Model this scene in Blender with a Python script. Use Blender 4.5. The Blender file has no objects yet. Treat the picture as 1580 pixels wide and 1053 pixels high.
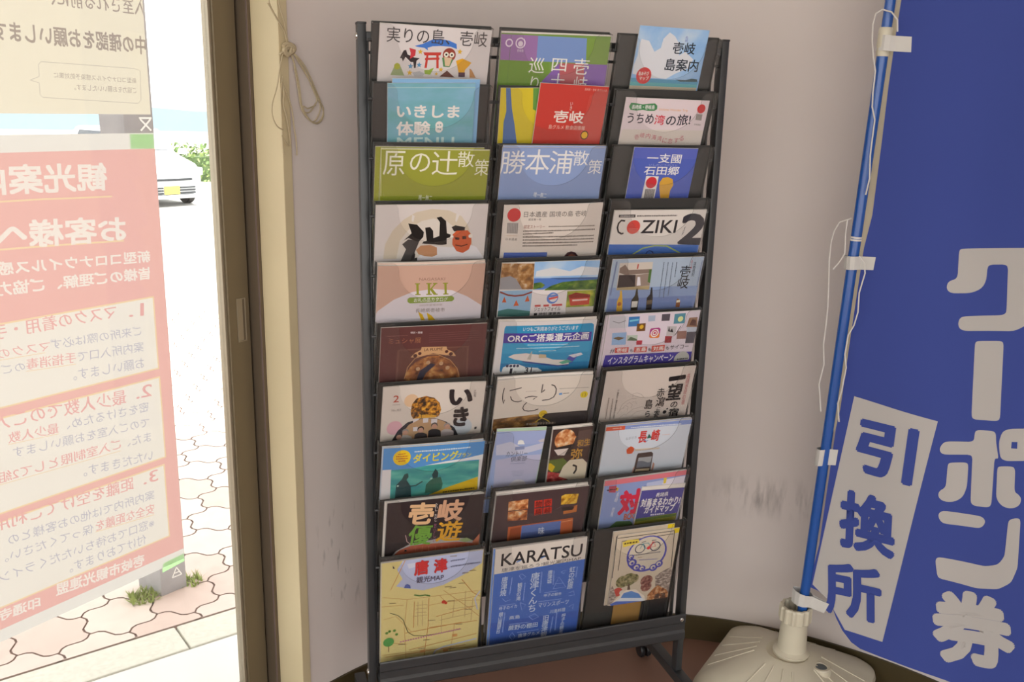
import bpy, bmesh, math, random
from mathutils import Vector, Matrix, geometry
from mathutils.bvhtree import BVHTree
random.seed(7)
scene = bpy.context.scene
COL = scene.collection
H0 = 1.53                      # height of the rack's top edge above the floor

# ------------------------------------------------------------------ camera
cam_data = bpy.data.cameras.new('camera')
cam_data.sensor_width = 36.0
cam_data.lens = 36.0 * 1420.0 / 1580.0
cam_data.clip_start, cam_data.clip_end = 0.05, 1500
cam = bpy.data.objects.new('camera', cam_data)
COL.objects.link(cam)
yaw, pitch, roll = (math.radians(v) for v in (18.113, 14.284, 1.302))
fw = Vector((math.sin(yaw) * math.cos(pitch), math.cos(yaw) * math.cos(pitch), -math.sin(pitch)))
rt = Vector((math.cos(yaw), -math.sin(yaw), 0.0))
up = rt.cross(fw)
rt2, up2 = rt * math.cos(roll) + up * math.sin(roll), up * math.cos(roll) - rt * math.sin(roll)
cam.matrix_world = Matrix(((rt2.x, up2.x, -fw.x, -0.28329), (rt2.y, up2.y, -fw.y, -1.69212), (rt2.z, up2.z, -fw.z, H0 - 0.13645), (0, 0, 0, 1)))
scene.camera = cam

# ------------------------------------------------------------------ sky, sun, exposure
world = bpy.data.worlds.new('sky')
scene.world = world
world.use_nodes = True
wn = world.node_tree
bg = wn.nodes['Background']
bg.inputs[0].default_value = (1.0, 0.985, 0.96, 1)
bg.inputs[1].default_value = 3.0
sun_data = bpy.data.lights.new('sun', 'SUN')
sun_data.energy = 8.0
sun_data.angle = math.radians(1.5)
sun_data.color = (1.0, 0.95, 0.88)
sun = bpy.data.objects.new('sun', sun_data)
COL.objects.link(sun)
sun.location = (2, -3, 8)
sun.rotation_euler = Vector((-0.35, 0.36, -0.87)).to_track_quat('-Z', 'Y').to_euler()
scene.view_settings.view_transform = 'Standard'
scene.view_settings.look = 'None'
scene.view_settings.gamma = 1.0
scene.view_settings.use_curve_mapping = False
scene.view_settings.exposure = 0.0
scene.cycles.use_denoising = True
scene.cycles.max_bounces = 10
scene.cycles.diffuse_bounces = 6
scene.cycles.transparent_max_bounces = 32
scene.cycles.caustics_reflective = False
scene.cycles.caustics_refractive = False

# ------------------------------------------------------------------ materials
MATS = {}
def lin(h):
    h = h.lstrip('#')
    c = [int(h[i:i + 2], 16) / 255 for i in (0, 2, 4)]
    return [v / 12.92 if v <= 0.04045 else ((v + 0.055) / 1.055) ** 2.4 for v in c]
PRINT_GAIN = 1.28
def paint(name, col, rough=0.5, metal=0.0, spec=0.5, grain=0.0, scale=40.0, coat=0.0):
    if name in MATS: return MATS[name]
    m = bpy.data.materials.new(name); m.use_nodes = True
    nt = m.node_tree; b = nt.nodes['Principled BSDF']
    b.inputs['Base Color'].default_value = (*col, 1)
    b.inputs['Roughness'].default_value = rough
    b.inputs['Metallic'].default_value = metal
    b.inputs['Specular IOR Level'].default_value = spec
    b.inputs['Coat Weight'].default_value = coat
    if grain:
        tc = nt.nodes.new('ShaderNodeTexCoord'); no = nt.nodes.new('ShaderNodeTexNoise')
        no.inputs['Scale'].default_value = scale; no.inputs['Detail'].default_value = 4
        mx = nt.nodes.new('ShaderNodeMix'); mx.data_type = 'RGBA'
        mx.inputs[6].default_value = (*[c * (1 - grain) for c in col], 1)
        mx.inputs[7].default_value = (*[min(1, c * (1 + grain)) for c in col], 1)
        nt.links.new(tc.outputs['Object'], no.inputs['Vector'])
        nt.links.new(no.outputs['Fac'], mx.inputs[0]); nt.links.new(mx.outputs[2], b.inputs['Base Color'])
    MATS[name] = m
    return m
def ink(key):
    """printed paper in one colour, or one of the printed photo textures"""
    if key in MATS: return MATS[key]
    if key.startswith('#'):
        c = [min(0.86, v * PRINT_GAIN) for v in lin(key)]
        return paint(key, c, 0.38, spec=0.4)
    scale, stretch, stops = PHOTO[key]
    m = paint(key, (0.5, 0.5, 0.5), 0.38, spec=0.4)
    nt = m.node_tree; b = nt.nodes['Principled BSDF']
    tc = nt.nodes.new('ShaderNodeTexCoord'); mp = nt.nodes.new('ShaderNodeMapping'); no = nt.nodes.new('ShaderNodeTexNoise')
    rp = nt.nodes.new('ShaderNodeValToRGB')
    mp.inputs['Scale'].default_value = stretch
    no.inputs['Scale'].default_value = scale; no.inputs['Detail'].default_value = 5
    el = rp.color_ramp.elements
    while len(el) < len(stops): el.new(0.5)
    for e, (pos, h) in zip(el, stops):
        e.position = pos; e.color = (*[min(0.86, v * PRINT_GAIN) for v in lin(h)], 1)
    nt.links.new(tc.outputs['Object'], mp.inputs['Vector']); nt.links.new(mp.outputs[0], no.inputs['Vector'])
    nt.links.new(no.outputs['Fac'], rp.inputs[0]); nt.links.new(rp.outputs[0], b.inputs['Base Color'])
    return m
PHOTO = {   # printed photographs: noise scale, stretch, colour stops
    'sky1': (14, (1, 1, 1), [(0.3, '#74a0d0'), (0.55, '#8fb2d8'), (0.75, '#b4c6dc')]),
    'teal1': (9, (1, 2.5, 1), [(0.3, '#5f9c96'), (0.5, '#6ba2b0'), (0.7, '#7aa8c0')]),
    'rock': (70, (1, 1, 1), [(0.3, '#5c4434'), (0.48, '#8a6238'), (0.6, '#a8845a'), (0.75, '#c0b4a4')]),
    'forest': (60, (1, 1.5, 1), [(0.3, '#2c4a2c'), (0.5, '#4c6a30'), (0.7, '#7a8c3c')]),
    'forest2': (50, (1, 1, 1), [(0.3, '#4c6a34'), (0.5, '#8a963a'), (0.7, '#b4ac40')]),
    'mux': (60, (1, 1, 1), [(0.28, '#3c2824'), (0.45, '#7c4c30'), (0.58, '#a06a3c'), (0.72, '#c09860')]),
    'crowd': (130, (1, 1, 1), [(0.36, '#2a2420'), (0.48, '#5c4028'), (0.58, '#a8702c'), (0.7, '#d0a040')]),
    'rice': (45, (1, 2, 1), [(0.3, '#2c2218'), (0.5, '#6c4a28'), (0.65, '#a07840'), (0.78, '#c8b080')]),
    'water': (20, (1, 3, 1), [(0.3, '#327e86'), (0.5, '#3f948e'), (0.7, '#62aca0')]),
    'food': (65, (1, 1, 1), [(0.3, '#5c2c1c'), (0.46, '#b06a3c'), (0.58, '#d0a070'), (0.72, '#d8ccb8')]),
    'food2': (80, (1, 1, 1), [(0.35, '#8a5a1c'), (0.5, '#c89a2c'), (0.68, '#dcc060')]),
    'berries': (90, (1, 1, 1), [(0.35, '#6c1c20'), (0.52, '#ac3c3c'), (0.7, '#c87c70')]),
    'tree': (140, (1, 1, 1), [(0.35, '#4a4a30'), (0.5, '#74704a'), (0.7, '#a89a7c')]),
    'rust': (140, (1, 1, 1), [(0.35, '#4c2a28'), (0.5, '#7c4c44'), (0.7, '#ac9080')]),
    'rust2': (120, (1, 1, 1), [(0.35, '#5c3420'), (0.5, '#a0683c'), (0.7, '#c8b08c')]),
    'castle': (130, (1, 2, 1), [(0.35, '#5c5048'), (0.5, '#8c8078'), (0.7, '#c0b4a8')]),
}
def node_mat(name):
    m = bpy.data.materials.new(name); m.use_nodes = True
    m.node_tree.nodes.clear()
    return m, m.node_tree, m.node_tree.nodes.new('ShaderNodeOutputMaterial')
def clear_mat(name, tint, haze, haze_col, rough):
    """clear sheet: straight see-through, Fresnel reflection, a little surface haze"""
    m, nt, out = node_mat(name)
    tr = nt.nodes.new('ShaderNodeBsdfTransparent'); tr.inputs[0].default_value = (*tint, 1)
    df = nt.nodes.new('ShaderNodeBsdfDiffuse'); df.inputs[0].default_value = (*haze_col, 1)
    gl = nt.nodes.new('ShaderNodeBsdfGlossy'); gl.inputs['Roughness'].default_value = rough
    lw = nt.nodes.new('ShaderNodeLayerWeight'); lw.inputs[0].default_value = 0.5
    p5 = nt.nodes.new('ShaderNodeMath'); p5.operation = 'POWER'; p5.inputs[1].default_value = 5.0
    fr = nt.nodes.new('ShaderNodeMath'); fr.operation = 'MULTIPLY_ADD'; fr.inputs[1].default_value = 0.96; fr.inputs[2].default_value = 0.03
    nt.links.new(lw.outputs['Facing'], p5.inputs[0]); nt.links.new(p5.outputs[0], fr.inputs[0])
    m1 = nt.nodes.new('ShaderNodeMixShader'); m1.inputs[0].default_value = haze
    m2 = nt.nodes.new('ShaderNodeMixShader')
    nt.links.new(tr.outputs[0], m1.inputs[1]); nt.links.new(df.outputs[0], m1.inputs[2])
    nt.links.new(fr.outputs[0], m2.inputs[0]); nt.links.new(m1.outputs[0], m2.inputs[1]); nt.links.new(gl.outputs[0], m2.inputs[2])
    nt.links.new(m2.outputs[0], out.inputs[0])
    MATS[name] = m
    return m
def sheet_mat(name, col, through):
    """thin paper: diffuse on the near side, lets light through"""
    m, nt, out = node_mat(name)
    df = nt.nodes.new('ShaderNodeBsdfDiffuse'); tl = nt.nodes.new('ShaderNodeBsdfTranslucent'); mx = nt.nodes.new('ShaderNodeMixShader')
    df.inputs[0].default_value = tl.inputs[0].default_value = (*col, 1)
    mx.inputs[0].default_value = through
    nt.links.new(df.outputs[0], mx.inputs[1]); nt.links.new(tl.outputs[0], mx.inputs[2]); nt.links.new(mx.outputs[0], out.inputs[0])
    MATS[name] = m
    return m
acrylic = clear_mat('clear_acrylic', (0.975, 0.975, 0.975), 0.010, (0.75, 0.73, 0.7), 0.06)
acrylic_edge = clear_mat('acrylic_edge', (0.66, 0.67, 0.66), 0.16, (0.5, 0.5, 0.48), 0.2)
window_glass = clear_mat('window_glass', (0.97, 0.98, 0.98), 0.03, (0.9, 0.9, 0.88), 0.0)
dark_metal = paint('dark_metal', (0.040, 0.043, 0.046), 0.36, metal=0.15, spec=0.6, grain=0.12, scale=30)
dark_plastic = paint('dark_plastic', (0.034, 0.034, 0.032), 0.42, grain=0.15, scale=25)
black_plastic = paint('black_plastic', (0.012, 0.012, 0.014), 0.35)
steel = paint('bright_steel', (0.75, 0.75, 0.74), 0.25, metal=1.0)
wood_cream = paint('cream_paint', (0.63, 0.54, 0.34), 0.45, grain=0.06, scale=8)
alu_brown = paint('bronze_aluminium', (0.20, 0.16, 0.098), 0.42, metal=0.35, grain=0.06, scale=10)
alu_dark = paint('dark_bronze_aluminium', (0.155, 0.12, 0.082), 0.45, metal=0.3, grain=0.06, scale=10)
alu_pale = paint('pale_and_lit_bronze', (0.34, 0.29, 0.21), 0.35, metal=0.4)
rubber = paint('black_rubber', (0.01, 0.01, 0.01), 0.6)

# ------------------------------------------------------------------ mesh helpers
class MB:
    def __init__(s): s.v, s.f, s.m, s.mats = [], [], [], []
    def mi(s, mat):
        if mat not in s.mats: s.mats.append(mat)
        return s.mats.index(mat)
    def poly(s, pts, mat):
        n = len(s.v); s.v += [tuple(p) for p in pts]; s.f.append(tuple(range(n, n + len(pts)))); s.m.append(s.mi(mat))
    def raw(s, verts, faces, mat):
        n = len(s.v); s.v += [tuple(p) for p in verts]; k = s.mi(mat)
        for f in faces: s.f.append(tuple(i + n for i in f)); s.m.append(k)
    def box(s, a, b, mat, M=None, bev=0.0):
        bm = bmesh.new(); bmesh.ops.create_cube(bm, size=1.0)
        for v in bm.verts: v.co = Vector([(a[i] + b[i]) / 2 + v.co[i] * (b[i] - a[i]) for i in range(3)])
        if bev: bmesh.ops.bevel(bm, geom=list(bm.edges), offset=bev, segments=2, profile=0.6, affect='EDGES')
        s.from_bm(bm, mat, M)
    def from_bm(s, bm, mat, M=None):
        bm.verts.index_update()
        vs = [(M @ v.co) if M else v.co.copy() for v in bm.verts]
        s.raw(vs, [[v.index for v in f.verts] for f in bm.faces], mat); bm.free()
    def prism(s, pts, z0, z1, mat, side=None, M=None):
        """outline in x, y extruded from z0 to z1"""
        n = len(pts); vs = [(x, y, z0) for x, y in pts] + [(x, y, z1) for x, y in pts]
        vs = [(M @ Vector(p)) if M else p for p in vs]
        s.raw(vs, [list(range(n))[::-1], list(range(n, 2 * n))], mat)
        s.raw(vs, [[i, (i + 1) % n, n + (i + 1) % n, n + i] for i in range(n)], side or mat)
    def tube(s, pts, r, mat, seg=8, closed=False):
        pts = [Vector(p) for p in pts]; n = len(pts); vs = []
        rs = r if isinstance(r, (list, tuple)) else [r] * n
        ref = None
        for i, p in enumerate(pts):
            t = (pts[min(i + 1, n - 1)] - pts[max(i - 1, 0)]).normalized()
            if ref is None: ref = t.orthogonal().normalized()
            ref = (ref - t * ref.dot(t)).normalized(); b = t.cross(ref)
            vs += [p + (ref * math.cos(k * 2 * math.pi / seg) + b * math.sin(k * 2 * math.pi / seg)) * rs[i] for k in range(seg)]
        fs = [[i * seg + k, i * seg + (k + 1) % seg, (i + 1) * seg + (k + 1) % seg, (i + 1) * seg + k] for i in range(n - 1) for k in range(seg)]
        fs += [list(range(seg))[::-1], [(n - 1) * seg + k for k in range(seg)]]
        s.raw(vs, fs, mat)
    def lathe(s, prof, mat, M=None, seg=32, caps=True):
        vs = [(r * math.cos(k * 2 * math.pi / seg), r * math.sin(k * 2 * math.pi / seg), z) for r, z in prof for k in range(seg)]
        vs = [(M @ Vector(p)) if M else p for p in vs]
        n = len(prof)
        fs = [[i * seg + k, i * seg + (k + 1) % seg, (i + 1) * seg + (k + 1) % seg, (i + 1) * seg + k] for i in range(n - 1) for k in range(seg)]
        if caps: fs += [list(range(seg))[::-1], [(n - 1) * seg + k for k in range(seg)]]
        s.raw(vs, fs, mat)
    def mesh(s, name, smooth=0):
        me = bpy.data.meshes.new(name); me.from_pydata([tuple(v) for v in s.v], [], s.f)
        for m in s.mats: me.materials.append(m)
        me.polygons.foreach_set('material_index', s.m)
        me.update()
        if smooth:
            me.polygons.foreach_set('use_smooth', [True] * len(me.polygons))
            me.set_sharp_from_angle(angle=math.radians(smooth))
        return me
    def build(s, name, parent=None, M=None, smooth=0):
        o = bpy.data.objects.new(name, s.mesh(name, smooth)); COL.objects.link(o)
        if M is not None: o.matrix_world = M
        if parent: o.parent = parent; o.matrix_parent_inverse = Matrix()
        return o
def tag(o, label=None, cat=None, group=None, kind=None):
    if label: o['label'] = label
    if cat: o['category'] = cat
    if group: o['group'] = group
    if kind: o['kind'] = kind
    return o
def empty(name, loc=(0, 0, 0), M=None):
    o = bpy.data.objects.new(name, None); COL.objects.link(o); o.empty_display_size = 0.05
    if M is not None: o.matrix_world = M
    else: o.location = loc
    return o
def fix_normals(o):
    bm = bmesh.new(); bm.from_mesh(o.data); bmesh.ops.recalc_face_normals(bm, faces=bm.faces); bm.to_mesh(o.data); bm.free()
    return o
def slices(me, axis, positions):
    bm = bmesh.new(); bm.from_mesh(me); no = [0, 0, 0]; no[axis] = 1
    for p in positions:
        co = [0, 0, 0]; co[axis] = p
        bmesh.ops.bisect_plane(bm, geom=bm.verts[:] + bm.edges[:] + bm.faces[:], plane_co=co, plane_no=no, dist=1e-7)
    bm.to_mesh(me); bm.free()
def clip_rect(me, x0, x1, y0, y1):
    bm = bmesh.new(); bm.from_mesh(me)
    for co, no in (((x0, 0, 0), (-1, 0, 0)), ((x1, 0, 0), (1, 0, 0)), ((0, y0, 0), (0, -1, 0)), ((0, y1, 0), (0, 1, 0))):
        bmesh.ops.bisect_plane(bm, geom=bm.verts[:] + bm.edges[:] + bm.faces[:], plane_co=co, plane_no=no, dist=1e-7, clear_outer=True)
    bm.to_mesh(me); bm.free()

# ------------------------------------------------------------------ lettering
GLYPHS = {}
def glyphs(text, bold, single=False):
    key = (text, bold, single)
    if key in GLYPHS: return GLYPHS[key]
    cu = bpy.data.curves.new('lettering', 'FONT'); cu.body = text; cu.resolution_u = 2 if single else 3;  cu.align_x = 'CENTER'
    cu.space_line = 0.92
    ob = bpy.data.objects.new('lettering', cu); COL.objects.link(ob)
    me = bpy.data.meshes.new_from_object(ob.evaluated_get(bpy.context.evaluated_depsgraph_get()))
    vs = [(v.co.x, v.co.y, 0) for v in me.vertices]; fs = [list(p.vertices) for p in me.polygons]
    bpy.data.objects.remove(ob); bpy.data.curves.remove(cu); bpy.data.meshes.remove(me)
    if single and bold >= 0.02:
        k = 2 if bold < 0.03 else 4; v0, f0 = vs, fs; vs, fs = list(vs), list(fs); r = min(bold, 0.035) if k == 4 else 0.012
        for i in range(k):
            a = math.pi / 4 + 2 * math.pi * i / k if k == 4 else math.pi * i; n = len(vs)
            vs += [(x + r * math.cos(a), y + r * math.sin(a), 0) for x, y, _ in v0]; fs += [[j + n for j in f] for f in f0]
    elif bold and not single:   # heavier strokes: the outline laid down again a little to every side
        k = 4 if bold < 0.03 else 8 if bold < 0.045 else 14; v0, f0 = vs, fs; vs, fs = list(vs), list(fs)
        for i in range(k):
            a = 2 * math.pi * (i + 0.5) / k; n = len(vs)
            vs += [(x + bold * math.cos(a), y + bold * math.sin(a), i + 1) for x, y, _ in v0]; fs += [[j + n for j in f] for f in f0]
    xs, ys = [v[0] for v in vs], [v[1] for v in vs]
    GLYPHS[key] = (vs, fs, min(xs), max(xs), min(ys), max(ys))
    return GLYPHS[key]
def text_polys(it, flip=False):
    """lettering fitted to its box; millimetres, y down"""
    _, col, text, cx, cy, w, h, rot, bold = it
    vs, fs, x0, x1, y0, y1 = glyphs(text, bold, flip)
    c, s = math.cos(rot), math.sin(rot); out = []
    for x, y, lay in vs:
        u = ((x - x0) / (x1 - x0) - 0.5) * w; v = (0.5 - (y - y0) / (y1 - y0)) * h
        if flip: u = -u
        out.append((cx + c * u - s * v, cy + s * u + c * v, lay))
    return out, fs
def shape_polys(it):
    """the other printed shapes as polygons; millimetres, y down"""
    k = it[0]
    if k == 'P': p = it[2]; return [[(p[i], p[i + 1]) for i in range(0, len(p), 2)]]
    if k == 'C': return [[(it[2] + it[4] * math.cos(a * math.pi / 14), it[3] + it[4] * math.sin(a * math.pi / 14)) for a in range(28)]]
    if k == 'S': return [[(it[2] + it[4] * (1 if a % 2 else 0.45) * math.sin(a * math.pi / 5), it[3] + it[4] * (1 if a % 2 else 0.45) * math.cos(a * math.pi / 5)) for a in range(10)]]
    if k == 'L':
        p = it[3]; pts = [Vector((p[i], p[i + 1])) for i in range(0, len(p), 2)]; w = it[2] / 2; out = []
        L, R = [], []
        for i, a in enumerate(pts):
            t = (pts[min(i + 1, len(pts) - 1)] - pts[max(i - 1, 0)]); t = t.normalized() if t.length > 1e-6 else Vector((1, 0))
            n = Vector((-t.y, t.x)) * w; L.append(a + n); R.append(a - n)
        return [[tuple(L[i]), tuple(L[i + 1]), tuple(R[i + 1]), tuple(R[i])] for i in range(len(pts) - 1)]
    if k == 'G':   # a line of print too small to read: a row of dashes
        a, b, h = Vector((it[2], it[3])), Vector((it[4], it[5])), it[6]; d = b - a; L = d.length
        if L < 1e-3: return []
        t = d / L; n = Vector((-t.y, t.x)) * h * 0.36; x = 0.0; out = []
        while x < L - 0.2:
            w = min(L - x, h * random.uniform(0.45, 0.95)); p, q = a + t * x, a + t * (x + w)
            e = random.uniform(0.55, 1.0)
            out.append([tuple(p - n * e), tuple(q - n * e), tuple(q + n), tuple(p + n)]); x += w + h * random.uniform(0.12, 0.3)
        return out
    return []
def art_meshes(items, z0, dz=0.00002, matf=ink):
    art, let = MB(), MB(); z = z0
    for it in items:
        z += dz
        if it[0] == 'T':
            vs, fs = text_polys(it)
            let.raw([(x / 1000, -y / 1000, z + lay * dz) for x, y, lay in vs], fs, matf(it[1]))
            z += max(v[2] for v in vs) * dz
        else:
            for p in shape_polys(it):
                if sum(p[i - 1][0] * p[i][1] - p[i][0] * p[i - 1][1] for i in range(len(p))) > 0: p = p[::-1]
                art.poly([(x / 1000, -y / 1000, z) for x, y in p], matf(it[1]))
    return art, let

# ------------------------------------------------------------------ setting: the room
CX, CY, CR = 0.434, -0.609, 0.997                     # the curved wall's centre and radius
AZ = math.radians(51.4)
WD = Vector((math.sin(AZ), math.cos(AZ), 0)); WN = Vector((math.cos(AZ), -math.sin(AZ), 0))   # along the window wall, and into the room
WQ = Vector((-0.14, 0.2075, 0))
def win(w, depth, z): return WQ + WD * w - WN * depth + Vector((0, 0, z))
WM = Matrix(((WD.x, -WN.x, 0, WQ.x), (WD.y, -WN.y, 0, WQ.y), (0, 0, 1, 0), (0, 0, 0, 1)))   # (w, depth, z) -> world
CEIL = 2.6
def arc(r, a0, a1, n):
    return [(CX + r * math.cos(math.radians(a0 + (a1 - a0) * i / n)), CY + r * math.sin(math.radians(a0 + (a1 - a0) * i / n))) for i in range(n + 1)]
A0 = math.degrees(math.atan2(0.2075 - CY, -0.14 - CX))

wall_m, nt, wout = node_mat('plaster')
pb = nt.nodes.new('ShaderNodeBsdfPrincipled'); pb.inputs['Roughness'].default_value = 0.75; pb.inputs['Specular IOR Level'].default_value = 0.25
tc = nt.nodes.new('ShaderNodeTexCoord'); sp = nt.nodes.new('ShaderNodeSeparateXYZ'); nt.links.new(tc.outputs['Object'], sp.inputs[0])
n1 = nt.nodes.new('ShaderNodeTexNoise'); n1.inputs['Scale'].default_value = 2.5; n1.inputs['Detail'].default_value = 6
nt.links.new(tc.outputs['Object'], n1.inputs['Vector'])
base = nt.nodes.new('ShaderNodeValToRGB')
base.color_ramp.elements[0].position = 0.3; base.color_ramp.elements[0].color = (0.635, 0.572, 0.535, 1)
base.color_ramp.elements[1].position = 0.7; base.color_ramp.elements[1].color = (0.665, 0.605, 0.575, 1)
nt.links.new(n1.outputs['Fac'], base.inputs[0])
def band(sock, lo, hi, soft):
    a = nt.nodes.new('ShaderNodeMapRange'); a.interpolation_type = 'SMOOTHSTEP'
    a.inputs[1].default_value = lo - soft; a.inputs[2].default_value = lo + soft; nt.links.new(sock, a.inputs[0])
    b = nt.nodes.new('ShaderNodeMapRange'); b.interpolation_type = 'SMOOTHSTEP'
    b.inputs[1].default_value = hi - soft; b.inputs[2].default_value = hi + soft; b.inputs[3].default_value = 1; b.inputs[4].default_value = 0; nt.links.new(sock, b.inputs[0])
    m = nt.nodes.new('ShaderNodeMath'); m.operation = 'MULTIPLY'; nt.links.new(a.outputs[0], m.inputs[0]); nt.links.new(b.outputs[0], m.inputs[1])
    return m.outputs[0]
def mul(a, b):
    m = nt.nodes.new('ShaderNodeMath'); m.operation = 'MULTIPLY'; nt.links.new(a, m.inputs[0]); nt.links.new(b, m.inputs[1]); return m.outputs[0]
def streaks(scale, lo, hi, sx, sz):
    mp = nt.nodes.new('ShaderNodeMapping'); mp.inputs['Scale'].default_value = (sx, sx, sz); nt.links.new(tc.outputs['Object'], mp.inputs[0])
    n = nt.nodes.new('ShaderNodeTexNoise'); n.inputs['Scale'].default_value = scale; n.inputs['Detail'].default_value = 5; nt.links.new(mp.outputs[0], n.inputs['Vector'])
    r = nt.nodes.new('ShaderNodeMapRange'); r.inputs[1].default_value = lo; r.inputs[2].default_value = hi; nt.links.new(n.outputs['Fac'], r.inputs[0]); return r.outputs[0]
scuff = mul(mul(band(sp.outputs['Z'], 0.40, 0.47, 0.04), band(sp.outputs['X'], 0.94, 1.32, 0.08)), streaks(7, 0.42, 0.80, 7, 1.6))
scuff2 = mul(mul(band(sp.outputs['Z'], 0.25, 0.5, 0.06), band(sp.outputs['X'], -0.1, 0.0, 0.03)), streaks(9, 0.6, 0.8, 7, 1.5))
add = nt.nodes.new('ShaderNodeMath'); add.operation = 'ADD'; add.use_clamp = True; nt.links.new(scuff, add.inputs[0]); nt.links.new(scuff2, add.inputs[1])
mx = nt.nodes.new('ShaderNodeMix'); mx.data_type = 'RGBA'; nt.links.new(add.outputs[0], mx.inputs[0]); nt.links.new(base.outputs[0], mx.inputs[6]); mx.inputs[7].default_value = (0.16, 0.14, 0.13, 1)
nt.links.new(mx.outputs[2], pb.inputs['Base Color'])
bp = nt.nodes.new('ShaderNodeBump'); bp.inputs['Strength'].default_value = 0.08; n3 = nt.nodes.new('ShaderNodeTexNoise'); n3.inputs['Scale'].default_value = 60
nt.links.new(tc.outputs['Object'], n3.inputs['Vector']); nt.links.new(n3.outputs['Fac'], bp.inputs['Height']); nt.links.new(bp.outputs[0], pb.inputs['Normal'])
nt.links.new(pb.outputs[0], wout.inputs[0])

mb = MB()
inner, outer = arc(CR, A0, 0, 64), arc(CR + 0.14, A0, 0, 64)
mb.prism(inner + outer[::-1], 0, CEIL, wall_m)
tag(fix_normals(mb.build('wall_back', smooth=30)), kind='structure')
mb = MB(); mb.box((CX + CR, -4.6, 0), (CX + CR + 0.14, CY, CEIL), wall_m); tag(mb.build('wall_right'), kind='structure')
floor_m = paint('red_brown_vinyl', (0.26, 0.145, 0.105), 0.45, spec=0.35, grain=0.10, scale=5)
fl = [tuple((WQ + WD * -3.2)[:2])] + [tuple((WQ - WN * 0.0)[:2])] + arc(CR + 0.05, A0, 0, 48) + [(CX + CR + 0.05, -4.6), (-2.64, -4.6)]
mb = MB(); mb.prism(fl, -0.12, 0, floor_m); tag(fix_normals(mb.build('floor')), kind='structure')
base_m = paint('olive_brown_vinyl', (0.062, 0.046, 0.018), 0.4, grain=0.15, scale=12)
mb = MB(); mb.prism(arc(CR + 0.001, A0 - 1, 0, 64) + arc(CR - 0.006, A0 - 1, 0, 64)[::-1], 0, 0.07, base_m)
tag(fix_normals(mb.build('baseboard_back', smooth=30)), kind='structure')
ceil_m = paint('white_ceiling_board', (0.72, 0.70, 0.67), 0.8, grain=0.03, scale=30)
mb = MB(); mb.box((-3.6, -4.8, CEIL), (2.0, 1.2, CEIL + 0.25), ceil_m); tag(mb.build('ceiling'), kind='structure')
# window: cream jamb, bronze frame, sliding sashes with glass
mb = MB(); mb.box((-0.013, -0.005, 0), (0.011, 0.071, CEIL), wood_cream, WM, 0.0015); tag(mb.build('trim_1'), kind='structure')
win_o = tag(empty('window_1', WQ), kind='structure')
def wpart(name, boxes, parent=win_o, bev=0.001):
    mb = MB()
    for a, b, m in boxes: mb.box(a, b, m, WM, bev)
    o = mb.build(name); o.parent = parent; o.matrix_parent_inverse = parent.matrix_world.inverted() if parent is win_o else Matrix()
    return o
bpy.context.view_layer.update()
wpart('frame_jamb', [((-0.020, 0.0712, 0), (0.02, 0.15, CEIL), alu_dark), ((-0.0206, 0.0712, 0), (-0.0199, 0.0752, CEIL), paint('brown_seal', (0.16, 0.115, 0.10), 0.6)), ((-0.030, 0.122, 0), (-0.02, 0.132, CEIL), rubber)])
wpart('frame_sill', [((-3.2, 0.05, -0.04), (-0.02, 0.15, 0.02), alu_dark), ((-3.2, 0.09, 0.02), (-0.02, 0.094, 0.028), alu_brown)])
wpart('frame_head', [((-3.2, 0.05, 2.2), (-0.02, 0.15, 2.26), alu_dark), ((-3.2, 0.0, 2.26), (-0.02, 0.14, CEIL), wood_cream)])
GD = 0.112
st = wpart('sash_stile', [((-0.079, 0.100, 0.03), (-0.026, 0.130, 2.2), alu_brown), ((-0.085, 0.106, 0.03), (-0.079, 0.126, 2.2), alu_pale)])  # pale strip: window light on the stile's side, put into its colour
pz0, pz1 = 0.907, 0.995
pull = wpart('finger_pull', [((-0.0590, 0.0975, pz0), (-0.0565, 0.1005, pz1), alu_pale), ((-0.0390, 0.0975, pz0), (-0.0370, 0.1005, pz1), alu_pale), ((-0.0590, 0.0975, pz0 - 0.002), (-0.0370, 0.1005, pz0), alu_pale), ((-0.0590, 0.0975, pz1), (-0.0370, 0.1005, pz1 + 0.002), alu_pale), ((-0.0565, 0.0995, pz0), (-0.0440, 0.1004, pz1), alu_pale), ((-0.0440, 0.0995, pz0), (-0.0390, 0.1004, pz1), alu_dark)], bev=0.0004)
pull.parent = st; pull.matrix_parent_inverse = Matrix()
wpart('sash_rail', [((-1.35, 0.100, 0.03), (-0.079, 0.130, 0.10), alu_brown), ((-1.35, 0.100, 2.13), (-0.079, 0.130, 2.2), alu_brown)])
wpart('sash_stile', [((-1.40, 0.100, 0.03), (-1.35, 0.130, 2.2), alu_brown)])
wpart('glass_pane', [((-1.35, GD, 0.10), (-0.085, GD + 0.004, 2.13), window_glass)], bev=0)
wpart('sash_stile', [((-1.40, 0.064, 0.03), (-1.33, 0.094, 2.2), alu_brown), ((-3.1, 0.064, 0.03), (-3.05, 0.094, 2.2), alu_brown)])
wpart('glass_pane', [((-3.05, 0.078, 0.03), (-1.40, 0.082, 2.2), window_glass)], bev=0)

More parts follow.
